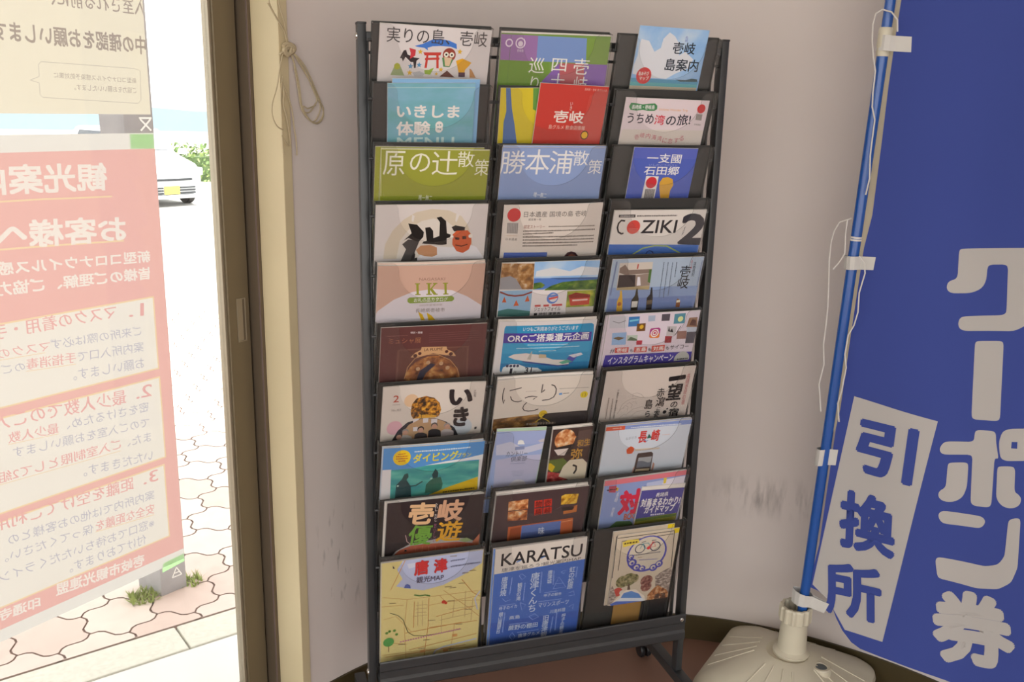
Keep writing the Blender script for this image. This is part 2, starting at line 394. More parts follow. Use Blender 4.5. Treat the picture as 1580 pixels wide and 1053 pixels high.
# ------------------------------------------------------------------ outdoors
asphalt = paint('pale_asphalt', (0.50, 0.49, 0.47), 0.9, grain=0.08, scale=6)
mb = MB()
gy = [(-40, -0.062), (3.5, -0.062), (16.5, -0.74), (27, -0.74), (60, -2.2), (200, -3.5)]
gv, gf = [], []
for y, z in gy: gv += [(-60, y, z), (60, y, z)]
for i in range(len(gy) - 1): gf.append([2 * i, 2 * i + 1, 2 * i + 3, 2 * i + 2])
mb.raw(gv, gf, asphalt); tag(mb.build('ground'), kind='structure')
KD = Vector((0.945, 0.327, 0)); KN = Vector((-0.327, 0.945, 0)); KO = Vector((-0.66, 0.588, -0.05))     # along the kerb, away from the building
KM = Matrix(((KD.x, KN.x, 0, KO.x), (KD.y, KN.y, 0, KO.y), (0, 0, 1, KO.z), (0, 0, 0, 1)))
granite = paint('pale_granite', (0.62, 0.61, 0.53), 0.8, grain=0.22, scale=90)
mb = MB()
for k in range(-4, 5): mb.box((k * 0.60 + 0.27, 0.002, -0.08), (k * 0.60 + 0.864, 0.128, 0.0), granite, KM, 0.004)
tag(mb.build('kerb_strip'), kind='structure')
slab_m = paint('pale_concrete', (0.70, 0.69, 0.66), 0.85, grain=0.05, scale=15)
mb = MB()
for k in range(-3, 4): mb.box((k * 0.9 + 0.40, -0.72, -0.08), (k * 0.9 + 1.295, -0.003, -0.002), slab_m, KM, 0.003)
tag(mb.build('entrance_slab_ground'), kind='structure')
clay = [paint('clay_paver_%s' % n, c, 0.85, grain=0.12, scale=25) for n, c in (('pale', (0.66, 0.55, 0.49)), ('rose', (0.61, 0.48, 0.42)), ('sand', (0.68, 0.58, 0.51)))]
mb = MB(); joint = paint('joint_sand', (0.36, 0.27, 0.23), 0.95)
S = 0.105                                              # a wavy six-sided paver
def wavy(a, b):
    out = []; t = (b - a); n = Vector((-t.y, t.x))
    sgn = 1 if (round(a.x * 1e3) * 7 + round(a.y * 1e3) * 3) < (round(b.x * 1e3) * 7 + round(b.y * 1e3) * 3) else -1
    for i in range(6):
        f = i / 6; g = f if sgn > 0 else 1 - f
        out.append(a + t * f + n * sgn * 0.11 * math.sin(g * 2 * math.pi))
    return out
for r in range(0, 26):
    for c in range(-18, 30):
        px = (c + 0.5 * (r % 2)) * math.sqrt(3) * S - 0.30; py = 0.02 + r * 1.5 * S + 0.10
        hexa = [Vector((px + S * math.sin(math.radians(60 * k)), py + S * math.cos(math.radians(60 * k)))) for k in range(6)]
        pts = []
        for k in range(6): pts += wavy(hexa[k], hexa[(k + 1) % 6])
        ce = Vector((px, py)); pts = [ce + (p - ce) * 0.965 for p in pts]
        if min(p.y for p in pts) < 0.135: pts = [Vector((p.x, max(p.y, 0.135))) for p in pts]
        mb.prism([tuple(p) for p in pts][::-1], -0.01, 0.0, random.choice(clay), joint, KM)
mb.box((-3.2, 0.13, -0.05), (5.0, 4.05, -0.007), joint, KM)
tag(mb.build('pavement'), kind='structure')

post_m = paint('weathered_grey_stone', (0.36, 0.35, 0.355), 0.85, grain=0.35, scale=14)
SP = Vector((-0.493, 0.979, 0)); e1 = Vector((-0.068, 0.083, 0)); e2 = Vector((0.069, 0.045, 0))
sp_o = MB(); sp_o.prism([tuple((SP + e2)[:2]), tuple((SP + e1 + e2)[:2]), tuple((SP + e1)[:2]), tuple(SP[:2])], -0.06, 2.0, post_m)
sp_o = tag(fix_normals(sp_o.build('signpost')), 'square grey stone signpost outside the window, grass at its foot', 'signpost')
white_paint = paint('white_sign_paint', (0.85, 0.85, 0.82), 0.6)
fx = e2.normalized(); fz = Vector((0, 0, 1)); fn = fx.cross(fz)
mb = MB()
def mark(lines, cx, cz, s, w):
    for l in lines:
        for i in range(len(l) - 1):
            a, b = Vector(l[i]), Vector(l[i + 1]); t = (b - a).normalized(); n = Vector((-t.y, t.x)) * w / 2
            mb.poly([SP + fx * (cx + p.x * s) + fz * (cz + p.y * s) + fn * 0.001 for p in (a - n, b - n, b + n, a + n)], white_paint)
mark([[(-0.5, 0.5), (0.5, -0.5)], [(0.5, 0.5), (-0.5, -0.5)], [(-0.6, 0.6), (0.6, 0.6)]], 0.060, 1.325, 0.030, 0.16)
mark([[(-0.6, -0.5), (0.0, 0.6), (0.6, -0.5)], [(-0.35, -0.05), (0.35, -0.05)], [(-0.6, -0.5), (0.6, -0.5)]], 0.053, 0.010, 0.026, 0.14)
mb.build('lettering', sp_o)
grass_m = paint('grass_green', (0.30, 0.37, 0.10), 0.8, grain=0.3, scale=30)
def tuft(name, cx, cy, r, n, label):
    mb = MB()
    for _ in range(n):
        a, d = random.uniform(0, 6.28), r * math.sqrt(random.random()); x, y = cx + d * math.cos(a), cy + d * math.sin(a)
        h, l, b = random.uniform(0.008, 0.03), random.uniform(0.005, 0.03), random.uniform(0, 6.28)
        mb.poly([(x - 0.003 * math.sin(b), y + 0.003 * math.cos(b), -0.05), (x + 0.003 * math.sin(b), y - 0.003 * math.cos(b), -0.05), (x + l * math.cos(b), y + l * math.sin(b), -0.05 + h)], grass_m)
    tag(mb.build(name), label, 'grass', kind='stuff')
tuft('grass_tuft', -0.545, 0.985, 0.045, 160, 'green grass growing along the left foot of the stone signpost')
tuft('grass_tuft', -0.415, 1.045, 0.035, 90, 'small green grass tuft at the right foot of the stone signpost')

# parked car, its nose towards the window
def car():
    root = tag(empty('car', (-1.06, 18.3, -0.74), ), 'small silver car with yellow number plate parked outside the window', 'car')
    root.rotation_euler = (0, 0, math.radians(30))
    body_m = paint('silver_car_paint', (0.68, 0.70, 0.72), 0.3, coat=0.5); dg = paint('car_glass', (0.03, 0.04, 0.05), 0.08); sky_ws = paint('sky_pale_windscreen', (0.7, 0.72, 0.74), 0.25); blk = paint('grille_black', (0.03, 0.035, 0.04), 0.5)  # windscreen: the bright sky's reflection is put into its pale colour
    W = 0.735
    # stations from nose to tail: y, bottom, belt height, belt half-width, top height, top half-width
    stn = [(0.00, 0.30, 0.62, 0.60, 0.66, 0.50), (0.06, 0.22, 0.74, 0.69, 0.80, 0.58), (0.30, 0.20, 0.84, W, 0.93, 0.60), (0.70, 0.20, 0.92, W, 1.02, 0.60), (0.85, 0.20, 0.94, W, 1.08, 0.58), (1.45, 0.20, 0.97, W, 1.52, 0.53), (2.0, 0.20, 0.97, W, 1.56, 0.53), (3.0, 0.20, 0.97, W, 1.54, 0.52), (3.3, 0.25, 0.95, 0.70, 1.40, 0.50), (3.38, 0.34, 0.90, 0.66, 0.96, 0.50)]
    vs, fs = [], []
    for y, zb, zm, hm, zt, ht in stn:
        ring = [(-hm * 0.93, zb), (-hm, zb + 0.18), (-hm, zm - 0.06), (-hm * 0.97, zm), (-ht, zt - 0.03), (-ht * 0.8, zt), (ht * 0.8, zt), (ht, zt - 0.03), (hm * 0.97, zm), (hm, zm - 0.06), (hm, zb + 0.18), (hm * 0.93, zb)]
        vs += [(x, y, z) for x, z in ring]
    n = 12
    for i in range(len(stn) - 1):
        for k in range(n): fs.append([i * n + k, i * n + (k + 1) % n, (i + 1) * n + (k + 1) % n, (i + 1) * n + k])
    fs += [list(range(n)), [(len(stn) - 1) * n + k for k in range(n)][::-1]]
    mb = MB(); mb.raw(vs, fs, body_m); b = fix_normals(mb.build('body', root, smooth=50))
    mb = MB(); mb.raw([(-0.57, 0.86, 1.10), (0.57, 0.86, 1.10), (0.50, 1.40, 1.50), (-0.50, 1.40, 1.50)], [[0, 1, 2, 3]], sky_ws)
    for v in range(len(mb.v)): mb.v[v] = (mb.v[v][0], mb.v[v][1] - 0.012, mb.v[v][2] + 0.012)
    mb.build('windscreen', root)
    for s in (-1, 1):
        mb = MB(); mb.raw([(s * 0.725, 1.15, 1.0), (s * 0.725, 2.9, 1.0), (s * 0.56, 2.75, 1.46), (s * 0.57, 1.55, 1.46)], [[0, 1, 2, 3]], dg); mb.build('side_window', root)
        mb = MB(); mb.box((s * 0.60 - 0.12, 0.0, 0.62), (s * 0.60 + 0.12, 0.22, 0.78), steel, bev=0.03); mb.build('headlamp', root, smooth=40)
        mb = MB(); mb.box((s * 0.84 - 0.09, 0.95, 1.0), (s * 0.84 + 0.09, 1.05, 1.12), body_m, bev=0.03); mb.build('side_mirror', root, smooth=40)
        for y in (0.62, 2.75):
            mb = MB(); R = Matrix.Translation((s * 0.66, y, 0.275)) @ Matrix.Rotation(math.pi / 2, 4, 'Y')
            mb.lathe([(0.10, -0.085), (0.25, -0.085), (0.275, -0.06), (0.275, 0.06), (0.25, 0.085), (0.10, 0.085)], rubber, R, 28); w = mb.build('wheel', root, smooth=40)
            mb = MB(); mb.lathe([(0.02, 0.088 * s), (0.17, 0.092 * s), (0.175, 0.08 * s)], steel, R, 20); mb.build('hub', w, smooth=40)
    mb = MB(); mb.box((-0.30, -0.02, 0.53), (0.46, 0.05, 0.575), blk, bev=0.008); mb.build('upper_grille', root)
    for k in range(3):
        for x in (-0.52, 0.18):
            mb = MB(); mb.box((x, -0.022, 0.27 + k * 0.055), (x + 0.34, 0.03, 0.30 + k * 0.055), blk, bev=0.006); mb.build('grille_slat', root)
    mb = MB(); mb.box((-0.165, -0.03, 0.265), (0.165, -0.015, 0.43), paint('yellow_plate', (0.75, 0.55, 0.10), 0.5), bev=0.003); mb.build('number_plate', root)
    mb = MB(); mb.box((-0.66, -0.03, 0.17), (0.66, 0.12, 0.25), body_m, bev=0.03); mb.build('bumper', root, smooth=40)
car()
leaf_ms = [paint('hedge_leaf_%s' % n, c, 0.7) for n, c in (('light', (0.36, 0.46, 0.16)), ('mid', (0.22, 0.34, 0.12)), ('dark', (0.13, 0.20, 0.08)))]
mb = MB()
for _ in range(5200):
    x, y, z = random.uniform(-4, 1.6), random.uniform(24.4, 25.8), -0.86 + 1.08 * random.random() ** 0.8
    if z > 0.02 and random.random() < 0.4: continue
    d = Vector((random.gauss(0, 1), random.gauss(0, 1), random.gauss(0, 1))).normalized(); t = d.orthogonal().normalized(); b = d.cross(t); s = random.uniform(0.03, 0.075); c = Vector((x, y, z))
    mb.poly([c - t * s, c - b * s * 0.6, c + t * s, c + b * s * 0.6], random.choice(leaf_ms))
mb.box((-4, 24.7, -0.9), (1.6, 25.5, -0.1), leaf_ms[2])
tag(mb.build('hedge'), 'green clipped hedge behind the parked silver car', 'hedge')
mb = MB(); mb.box((-14, 27.0, -0.9), (12, 27.3, 0.34), paint('pale_parapet', (0.72, 0.68, 0.66), 0.8, grain=0.05)); tag(mb.build('parapet_wall'), kind='structure')
hill_m = paint('hazy_blue_hill', (0.15, 0.215, 0.26), 0.95, grain=0.08, scale=0.05)
mb = MB(); pts = [(-90 + i * 4, 0.6 * math.sin(i * 0.7) + 0.35 * math.sin(i * 1.9 + 1)) for i in range(46)]
hv, hf = [], []
for x, dz in pts: hv += [(x, 130, -4), (x, 150, -0.25 + dz * 0.5), (x, 175, -4)]
for i in range(len(pts) - 1):
    for k in range(2): hf.append([3 * i + k, 3 * i + k + 3, 3 * i + k + 4, 3 * i + k + 1])
mb.raw(hv, hf, hill_m); tag(fix_normals(mb.build('hills')), kind='structure')

# ------------------------------------------------------------------ the rack
PITCH, PW = 0.2365, 0.222
ROW_Z = [H0 - r * 0.11183 + d for r, d in enumerate((0, .00972, .01581, .02195, .02085, .0148, .00878, -.00027, -.01171, -.02463))]
TILT = [15] * 9 + [10]
def pocket_frame(row, col):
    """x right, y up along the sloping pocket, z out of its front; origin at its top left front corner"""
    t = math.radians(TILT[row]); o = Vector((col * PITCH, 0, ROW_Z[row]))
    return Matrix(((1, 0, 0, o.x), (0, -math.sin(t), -math.cos(t), o.y), (0, math.cos(t), -math.sin(t), o.z), (0, 0, 0, 1)))
rack = tag(empty('brochure_rack', (0.36, 0.06, 0)), 'tall dark grey brochure rack of three columns of clear pockets', 'brochure rack')
bpy.context.view_layer.update()
RI = rack.matrix_world.inverted()
def rpart(mb, name, smooth=35, parent=None):
    o = mb.build(name, smooth=smooth); o.parent = parent or rack
    o.matrix_parent_inverse = RI if parent is None else Matrix()
    return o
for px, s in ((-0.011, -1), (0.7306, 1)):
    mb = MB(); mb.box((px - 0.008, 0.048, 0.075), (px + 0.008, 0.073, H0 + 0.004), dark_metal, bev=0.0025); mb.box((px - 0.0085, 0.0475, H0 + 0.002), (px + 0.0085, 0.0735, H0 + 0.006), black_plastic, bev=0.001)
    post = rpart(mb, 'post')
    for z in (H0 - 0.018, 0.205):
        mb = MB(); mb.lathe([(0.0065, 0), (0.006, 0.002), (0.003, 0.0032)], steel, Matrix.Translation((px - 0.008, 0.060, z)) @ Matrix.Rotation(-math.pi / 2, 4, 'Y'), 16); rpart(mb, 'screw', parent=post)
    mb = MB(); mb.box((px - 0.0125, -0.20, 0.050), (px + 0.0125, 0.255, 0.075), dark_metal, bev=0.002); foot = rpart(mb, 'foot')
    for y in (0.235, -0.17):
        mb = MB(); R = Matrix.Translation((px, y, 0.0195)) @ Matrix.Rotation(math.pi / 2, 4, 'Y')
        for o_ in (-0.009, 0.009): mb.lathe([(0.004, o_ - 0.006), (0.017, o_ - 0.006), (0.0195, o_ - 0.003), (0.0195, o_ + 0.003), (0.017, o_ + 0.006), (0.004, o_ + 0.006)], black_plastic, R, 24)
        mb.box((px - 0.014, y - 0.012, 0.032), (px + 0.014, y + 0.016, 0.044), black_plastic, bev=0.003); mb.lathe([(0.006, 0.042), (0.006, 0.051)], steel, Matrix.Translation((px, y, 0)), 12)
        rpart(mb, 'castor', parent=foot)
mb = MB(); mb.box((-0.003, 0.053, H0 - 0.027), (0.7226, 0.069, H0 - 0.010), dark_metal, bev=0.002); rpart(mb, 'top_rail')
mb = MB(); mb.tube([(-0.003, 0.061, H0 - 0.046), (0.7226, 0.061, H0 - 0.046)], 0.003, dark_metal, 10); rpart(mb, 'cross_rod')
for x in (-0.0005, 0.2293, 0.4658, 0.7035):
    mb = MB(); mb.box((x - 0.002, 0.052, 0.215), (x + 0.002, 0.064, H0 - 0.027), dark_metal, bev=0.0008); rpart(mb, 'upright_strip')
mb = MB()
prof = [(0.020, 0.247), (0.0235, 0.247), (0.0235, 0.2075), (0.100, 0.2075), (0.100, 0.181), (0.020, 0.181), (0.018, 0.184), (0.018, 0.200), (0.0205, 0.2035), (0.0225, 0.206), (0.0225, 0.2215), (0.0205, 0.224), (0.019, 0.2265), (0.019, 0.245)]
RX = Matrix(((0, 0, 1, 0), (1, 0, 0, 0), (0, 1, 0, 0), (0, 0, 0, 1)))
mb.prism(prof, 0.0, 0.7222, dark_metal, M=RX); fix_normals(rpart(mb, 'bottom_rail', smooth=0))
for x in (0.711,):
    mb = MB(); mb.lathe([(0.005, 0), (0.0045, 0.002), (0.002, 0.003)], steel, Matrix.Translation((x, 0.0185, 0.235)) @ Matrix.Rotation(math.pi / 2, 4, 'X'), 14)
    rpart(mb, 'rail_screw')

def notch():
    """outline of the clear front: square corners, a round finger cut-out at the top"""
    pts = [(0.0, 0.0)]
    pts += [(0.030 + 0.014 * math.sin(a), -0.014 * (1 - math.cos(a))) for a in (0.0, 0.4, 0.8, 1.2, 1.45)]
    for i in range(1, 24):
        a = math.pi + i * math.pi / 24
        pts.append((0.1155 + 0.0715 * math.cos(a), -0.016 + 0.064 * math.sin(a)))
    pts += [(0.201 - 0.014 * math.sin(a), -0.014 * (1 - math.cos(a))) for a in (1.45, 1.2, 0.8, 0.4, 0.0)]
    return pts + [(PW, 0.0)]
NOTCH = notch()
def pocket_mesh(h, top):
    mb = MB()
    mb.box((0.0006, -h, -0.0165), (PW - 0.0006, top, -0.0148), dark_plastic, bev=0.0006)
    for x in (0.0016, PW - 0.0028): mb.box((x, -h, -0.0148), (x + 0.0012, top - 0.0015, -0.0095), dark_plastic)
    mb.box((0.0016, -h, -0.0148), (PW - 0.0016, -h + 0.002, -0.0005), dark_plastic)
    return mb.mesh('pocket')
def front_mesh(h):
    mb = MB()
    mb.prism(NOTCH + [(PW, -h), (0, -h)], -0.0015, 0.0, acrylic, acrylic_edge)
    for x in (0.0, PW - 0.0014): mb.box((x, -h, -0.0145), (x + 0.0014, 0.0, -0.0015), acrylic)
    for x in (0.0, PW - 0.0014): mb.box((x, -h, -0.0147), (x + 0.0014, 0.0, -0.0137), acrylic_edge)
    for x in (0.0, PW - 0.0014): mb.box((x, -0.0008, -0.0147), (x + 0.0014, 0.0004, -0.0015), acrylic_edge)
    return mb.mesh('clear_front')
def back_top(row):      # the lower a pocket hangs, the lower its dark back is cut
    return 0.0045 - 0.015 * math.tan(math.atan2(1.394 - ROW_Z[row], 1.72) + math.radians(TILT[row]))
PM = [pocket_mesh(0.285 if r == 9 else 0.300, back_top(r)) for r in range(10)]
FM = (front_mesh(0.300), front_mesh(0.285))
hb = MB(); hb.tube([(-0.0062, -0.031, -0.014), (0.0006, -0.031, -0.014)], 0.003, dark_metal, 10); HM = hb.mesh('hook_pin')
for row in range(10):
    for col in range(3):
        F = pocket_frame(row, col); k = 1 if row == 9 else 0
        p = bpy.data.objects.new('pocket', PM[row]); COL.objects.link(p); p.parent = rack; p.matrix_parent_inverse = RI; p.matrix_basis = F
        c = bpy.data.objects.new('clear_front', FM[k]); COL.objects.link(c); c.parent = p
        for x in (0.0, PW + 0.0056):
            g = bpy.data.objects.new('hook_pin', HM); COL.objects.link(g); g.parent = p; g.location = (x, 0, 0)

# ------------------------------------------------------------------ printed matter
BROCHURES = [
(0,0,3,'#c9c4c4','booklet','white booklet with blue whale and red torii gate in the top left pocket',14.2,-0.5,206.4,291.8,0.0188,5.5,0,[],'#cfcac4',[
 ('P','#3b6fc0',[64.5,36.1,78.5,31.9,96.8,22.8,111.0,20.8,128.1,23.2,141.9,28.1,143.4,37.2,131.4,33.7,112.1,33.3,97.8,34.8,88.5,38.1,90.0,42.6,82.5,38.4,69.4,37.4]),
 ('P','#b5382e',[81.5,46.5,115.0,44.6,113.5,50.0,84.2,51.6]),
 ('P','#b5382e',[85.1,56.2,111.9,54.0,112.2,57.9,85.3,60.1]),
 ('P','#b5382e',[87.5,50.7,91.3,50.5,89.8,73.8,85.4,74.0]),
 ('P','#b5382e',[105.7,49.7,110.0,49.5,112.0,73.3,107.7,73.5]),
 ('P','#2a2226',[38.9,59.2,45.1,45.2,49.7,43.8,52.6,51.6,66.0,56.6,75.5,57.2,69.9,62.1,69.2,74.9,66.0,75.0,64.1,64.7,59.4,65.0,49.3,56.3,45.1,64.6,42.4,59.0]),
 ('P','#b8323c',[55.3,40.0,67.4,42.7,66.9,53.1,57.8,59.3,58.3,49.0]),
 ('C','#8a3a2c',129.8,48.3,12.2),
 ('C','#e0d8c8',124.4,48.0,4.6),
 ('C','#e0d8c8',134.7,48.1,4.6),
 ('C','#2a2226',124.4,48.0,1.9),
 ('C','#2a2226',134.7,48.1,1.9),
 ('P','#4a7a4c',[116.7,53.7,138.3,56.0,132.3,70.3,120.5,69.8]),
 ('P','#c8b090',[120.5,52.4,135.7,53.8,131.6,68.5,123.5,68.0]),
 ('P','#8c9a70',[23.4,90.0,29.2,75.8,34.6,66.8,42.2,75.1,49.1,89.8]),
 ('C','#9aa02e',35.0,73.7,5.7),
 ('S','#c8a030',75.9,45.7,5.2),
 ('S','#c8a030',149.2,41.5,5.4),
 ('S','#c8a030',58.8,84.0,5.7),
 ('S','#c8a030',116.3,75.4,4.9),
 ('S','#c8a030',108.5,83.8,3.4),
 ('S','#4a86b0',59.4,72.4,5.2),
 ('S','#4a86b0',75.2,69.2,5.3),
 ('P','#d09a1e',[143.4,58.1,155.2,53.2,173.2,59.9,168.8,66.1,162.1,73.5,161.4,78.7,150.3,79.3,146.7,67.2]),
 ('P','#4a3040',[149.8,78.9,162.6,78.2,162.9,86.5,150.6,87.1]),
 ('P','#8aa83a',[85.5,77.5,93.9,77.0,103.2,72.4,97.0,85.8,86.7,84.9]),
 ('P','#5a3026',[114.7,88.2,127.9,76.4,143.2,88.2]),
 ('P','#b08050',[170.5,70.7,174.5,72.8,183.9,86.6,172.2,87.2]),
 ('P','#a8a8ac',[63.0,83.3,77.2,80.2,87.2,84.4,82.7,89.3,68.3,90.0]),
 ('T','#3a3638','実りの島、壱岐',106.0,17.8,185.7,26.6,-0.008,0)]),
(0,1,3,'#6c8c40','booklet','patchwork booklet of purple, blue, green and red squares behind the red booklet',-0.2,6.6,224.2,317.0,-0.0125,5.5,0,[[-2, -2.5, 'white sheets showing above the patchwork booklet of purple and green squares']],'#cfcac4',[
 ('P','#8e6a9c',[0.2,2.3,73.7,3.2,75.1,50.0,1.7,48.8]),
 ('P','#6f8abc',[73.7,3.2,174.4,4.9,178.1,51.0,75.1,50.0]),
 ('P','#728f40',[174.4,4.9,225.0,5.5,225.5,53.3,178.2,51.4]),
 ('P','#688a38',[1.2,49.3,75.1,50.0,101.7,51.3,104.4,74.9,88.3,94.8,86.7,104.7,-1.1,105.9]),
 ('P','#7e5ca0',[90.1,87.4,104.1,72.5,123.2,52.2,130.3,104.1,86.7,104.7]),
 ('P','#aa585c',[123.2,52.2,175.1,52.7,180.4,103.3,130.3,104.1]),
 ('P','#7e5ca0',[175.1,52.7,225.5,53.3,227.5,102.7,180.4,103.3]),
 ('L','#55703a',0.7,[20.2,3.5,19.7,95.9]),
 ('C','#cfc3d0',39.6,17.3,10.1),
 ('C','#8e6a9c',39.6,17.3,7.6),
 ('C','#cfc3d0',39.8,18.7,5.0),
 ('C','#cfc3d0',17.0,17.5,7.5),
 ('C','#8e6a9c',17.0,17.5,5.0),
 ('T','#cfc3d0','壱岐島',40.5,31.1,12.7,5.2,0.011,0),
 ('T','#dcd8d0','壱',169.7,57.7,32.1,30.3,0.024,0),
 ('T','#dcd8d0','岐',172.2,91.7,28.4,29.6,0.036,0),
 ('T','#dcd8d0','四',123.1,55.7,30.5,24.1,0.017,0),
 ('T','#dcd8d0','十',123.4,84.9,27.8,26.9,0.018,0),
 ('T','#dcd8d0','巡',76.7,57.5,31.6,28.7,0.016,0),
 ('T','#dcd8d0','り',75.7,90.7,16.5,24.2,0.057,0)]),
(0,2,2,'#7fa6d0','leaflet','sky blue leaflet with white cloud and red round stamp, top right pocket',40.8,-19.4,150.6,210.0,0.0184,5.5,0,[],'#cfcac4',[
 ('P','sky1',[0.0,0.0,150.6,0.0,148.1,119.1,-2.5,119.6]),
 ('P','#c8ccd2',[7.8,24.8,24.8,27.4,40.1,47.3,52.4,39.2,54.3,21.9,65.4,9.1,78.1,15.6,93.1,31.9,94.7,51.6,107.1,43.4,127.6,57.3,120.3,75.4,94.1,86.9,76.5,98.0,31.0,97.7,1.8,91.6,1.1,74.2,5.9,56.6,5.2,39.5]),
 ('P','#4f8fb0',[-0.9,99.3,74.0,99.4,148.8,99.6,148.3,107.4,-2.0,108.1]),
 ('P','#5aa0a6',[-1.7,106.9,148.0,106.4,148.2,113.1,-2.0,115.0]),
 ('P','#b8ae9a',[-2.1,114.5,148.1,112.6,147.6,119.4,-3.1,121.1]),
 ('P','#3e5458',[96.7,98.3,119.9,98.4,133.5,94.7,146.1,95.9,146.7,100.8,109.1,102.0]),
 ('C','#c03a3a',26.6,94.1,16.2),
 ('T','#e0d0c8','島あそび',25.9,89.9,22.5,8.0,-0.051,0.02),
 ('T','#e0d0c8','マップ',28.1,99.1,20.4,7.6,-0.049,0.02),
 ('T','#6a7ab0','長\n崎',104.1,19.5,6.2,11.0,-0.078,0),
 ('T','#26303c','壱岐',102.9,37.2,48.3,22.6,-0.017,0.015),
 ('T','#26303c','島案内',104.8,69.7,73.3,23.8,-0.012,0.015)]),
(1,0,3,'#6f9fb4','leaflet','teal leaflet with white lettering below the white booklet with the blue whale',26.3,-0.4,163.5,230.0,-0.0292,5.5,0,[[9, -8, 'plain blue sheet edge above the teal leaflet', '#7aa6cc']],'#cfcac4',[
 ('P','teal1',[0.0,0.0,163.5,-0.0,162.0,121.5,2.7,118.2]),
 ('P','#8fb4bc',[0.5,6.7,163.4,6.9,163.5,9.2,0.5,9.0]),
 ('T','#d4d0cc','いきしま',76.5,51.9,118.1,23.5,0.019,0.03),
 ('T','#d4d0cc','体験',48.9,83.0,64.1,26.3,-0.005,0.03),
 ('C','#d4d0cc',97.5,77.7,7.4),
 ('C','#d4d0cc',97.2,84.8,7.2),
 ('C','#6a949c',95.0,77.6,1.5),
 ('C','#6a949c',99.9,77.2,1.5),
 ('C','#6a949c',95.7,84.5,1.5),
 ('C','#6a949c',99.5,85.5,1.5),
 ('T','#b8d0cc','MENU',72.7,110.4,109.2,20.3,0.008,0.02)]),
(1,1,2,'#c6b42c','map_leaflet','yellow leaflet with blue stripe half hidden behind the red booklet',4.4,3.5,153.8,210.0,-0.0277,11,0,[],'#cfcac4',[
 ('P','#4c6a9c',[10.1,0.0,19.0,0.5,24.5,39.0,32.0,68.9,40.7,112.3,10.8,111.7,9.8,66.2,13.9,43.9]),
 ('P','#5c8e40',[63.7,0.5,80.5,0.5,74.2,44.3,66.5,40.5])]),
(1,1,3,'#b5382f','booklet','red booklet with two white characters and small yellow circle',79.4,-9.8,151.0,200.0,0.0282,5,0,[],'#cfcac4',[
 ('P','#b8443a',[111.0,18.4,149.5,6.3,151.1,56.8,145.8,116.9,101.6,118.5]),
 ('T','#dccfc8','壱岐',72.6,62.0,66.6,23.9,-0.001,0.02),
 ('T','#dccfc8','い\nき',73.9,40.9,5.3,16.3,0.01,0),
 ('T','#d8b8ac','島グルメ 飲食店情報',71.7,82.6,81.2,8.6,-0.002,0),
 ('T','#d8a89c','長崎県・壱岐 島グルメ本',122.4,7.3,49.4,4.9,0.005,0),
 ('C','#3a2c20',113.7,96.4,8.8),
 ('C','#d4a424',113.7,96.4,6.9)]),
(1,2,2,'#cfc2c6','leaflet','pale pink leaflet with green pill label and red dot, second row right',23.2,13.1,184.3,200.0,0.0148,5.5,0,[],'#cfcac4',[
 ('P','#c8c0b8',[3.1,63.6,187.8,60.8,181.3,96.3,-1.4,100.5]),
 ('P','#3f7e4e',[12.5,10.4,23.8,10.8,38.2,12.8,51.8,10.7,64.3,9.7,70.1,14.1,71.0,21.1,66.0,24.6,51.9,25.1,40.3,23.5,26.6,25.5,13.8,24.4,9.3,18.2]),
 ('T','#dfe0d4','長崎県・壱岐島',40.3,17.9,49.6,8.7,-0.021,0.02),
 ('T','#d09a58','Uchime Wonder Trip',107.5,21.9,64.3,5.7,0.005,0),
 ('T','#33303a','うちめ',38.8,40.6,57.7,20.1,0.003,0.015),
 ('T','#c03a48','湾',81.1,42.2,21.9,20.2,0.027,0.015),
 ('T','#33303a','の旅!',122.9,41.1,54.6,22.3,-0.066,0.015),
 ('C','#c02c2c',168.9,16.8,9.1),
 ('P','#7c7672',[160.6,27.6,173.9,27.9,174.5,40.4,160.8,39.7]),
 ('L','#b8b0aa',0.6,[163.1,28.0,163.5,39.9]),
 ('L','#b8b0aa',0.6,[166.0,27.9,166.4,39.8]),
 ('L','#b8b0aa',0.6,[168.9,27.8,169.4,39.7]),
 ('L','#b8b0aa',0.6,[171.8,27.7,172.3,39.6]),
 ('T','#5a5452','日本遺産',167.7,49.1,14.4,3.4,0.044,0),
 ('T','#b05060','壱',37.5,78.1,9.7,9.9,0.027,0),
 ('T','#b05060','岐',49.1,74.3,9.8,9.9,0.027,0),
 ('T','#b05060','内',62.2,75.3,9.8,10.0,0.027,0),
 ('T','#b05060','海',75.6,77.6,9.9,10.0,0.027,0),
 ('T','#b05060','湾',88.5,79.9,9.9,10.0,0.028,0),
 ('T','#b05060','に',100.9,83.6,10.0,10.1,0.028,0),
 ('T','#b05060','恋',113.4,84.6,10.0,10.1,0.028,0),
 ('T','#b05060','す',127.1,82.9,10.1,10.1,0.028,0),
 ('T','#b05060','る',137.8,78.1,10.1,10.1,0.027,0)]),
(2,0,3,'#8d9236','booklet','olive green booklet with large white title, left column under the teal leaflet',13.9,8.4,211.5,299.0,0.0075,5.5,0,[[-10, -2, 'second olive green booklet peeking out at the left of its twin', '#8d9236']],'#cfcac4',[
 ('L','#c8c8a0',0.9,[0.1,1.4,3.7,109.6]),
 ('L','#c8c8a0',1.4,[0.1,1.4,211.1,1.2]),
 ('P','#7d8a20',[1.9,92.1,211.6,92.2,212.2,110.4,2.6,109.6]),
 ('T','#dcdcc4','原',25.6,28.3,41.2,47.0,0.001,0.0),
 ('T','#dcdcc4','の',75.5,26.5,38.9,35.5,0.001,0.0),
 ('T','#dcdcc4','辻',124.3,26.7,50.5,46.6,-0.001,0.0),
 ('T','#dcdcc4','散',165.4,19.1,32.9,30.6,0.002,0.0),
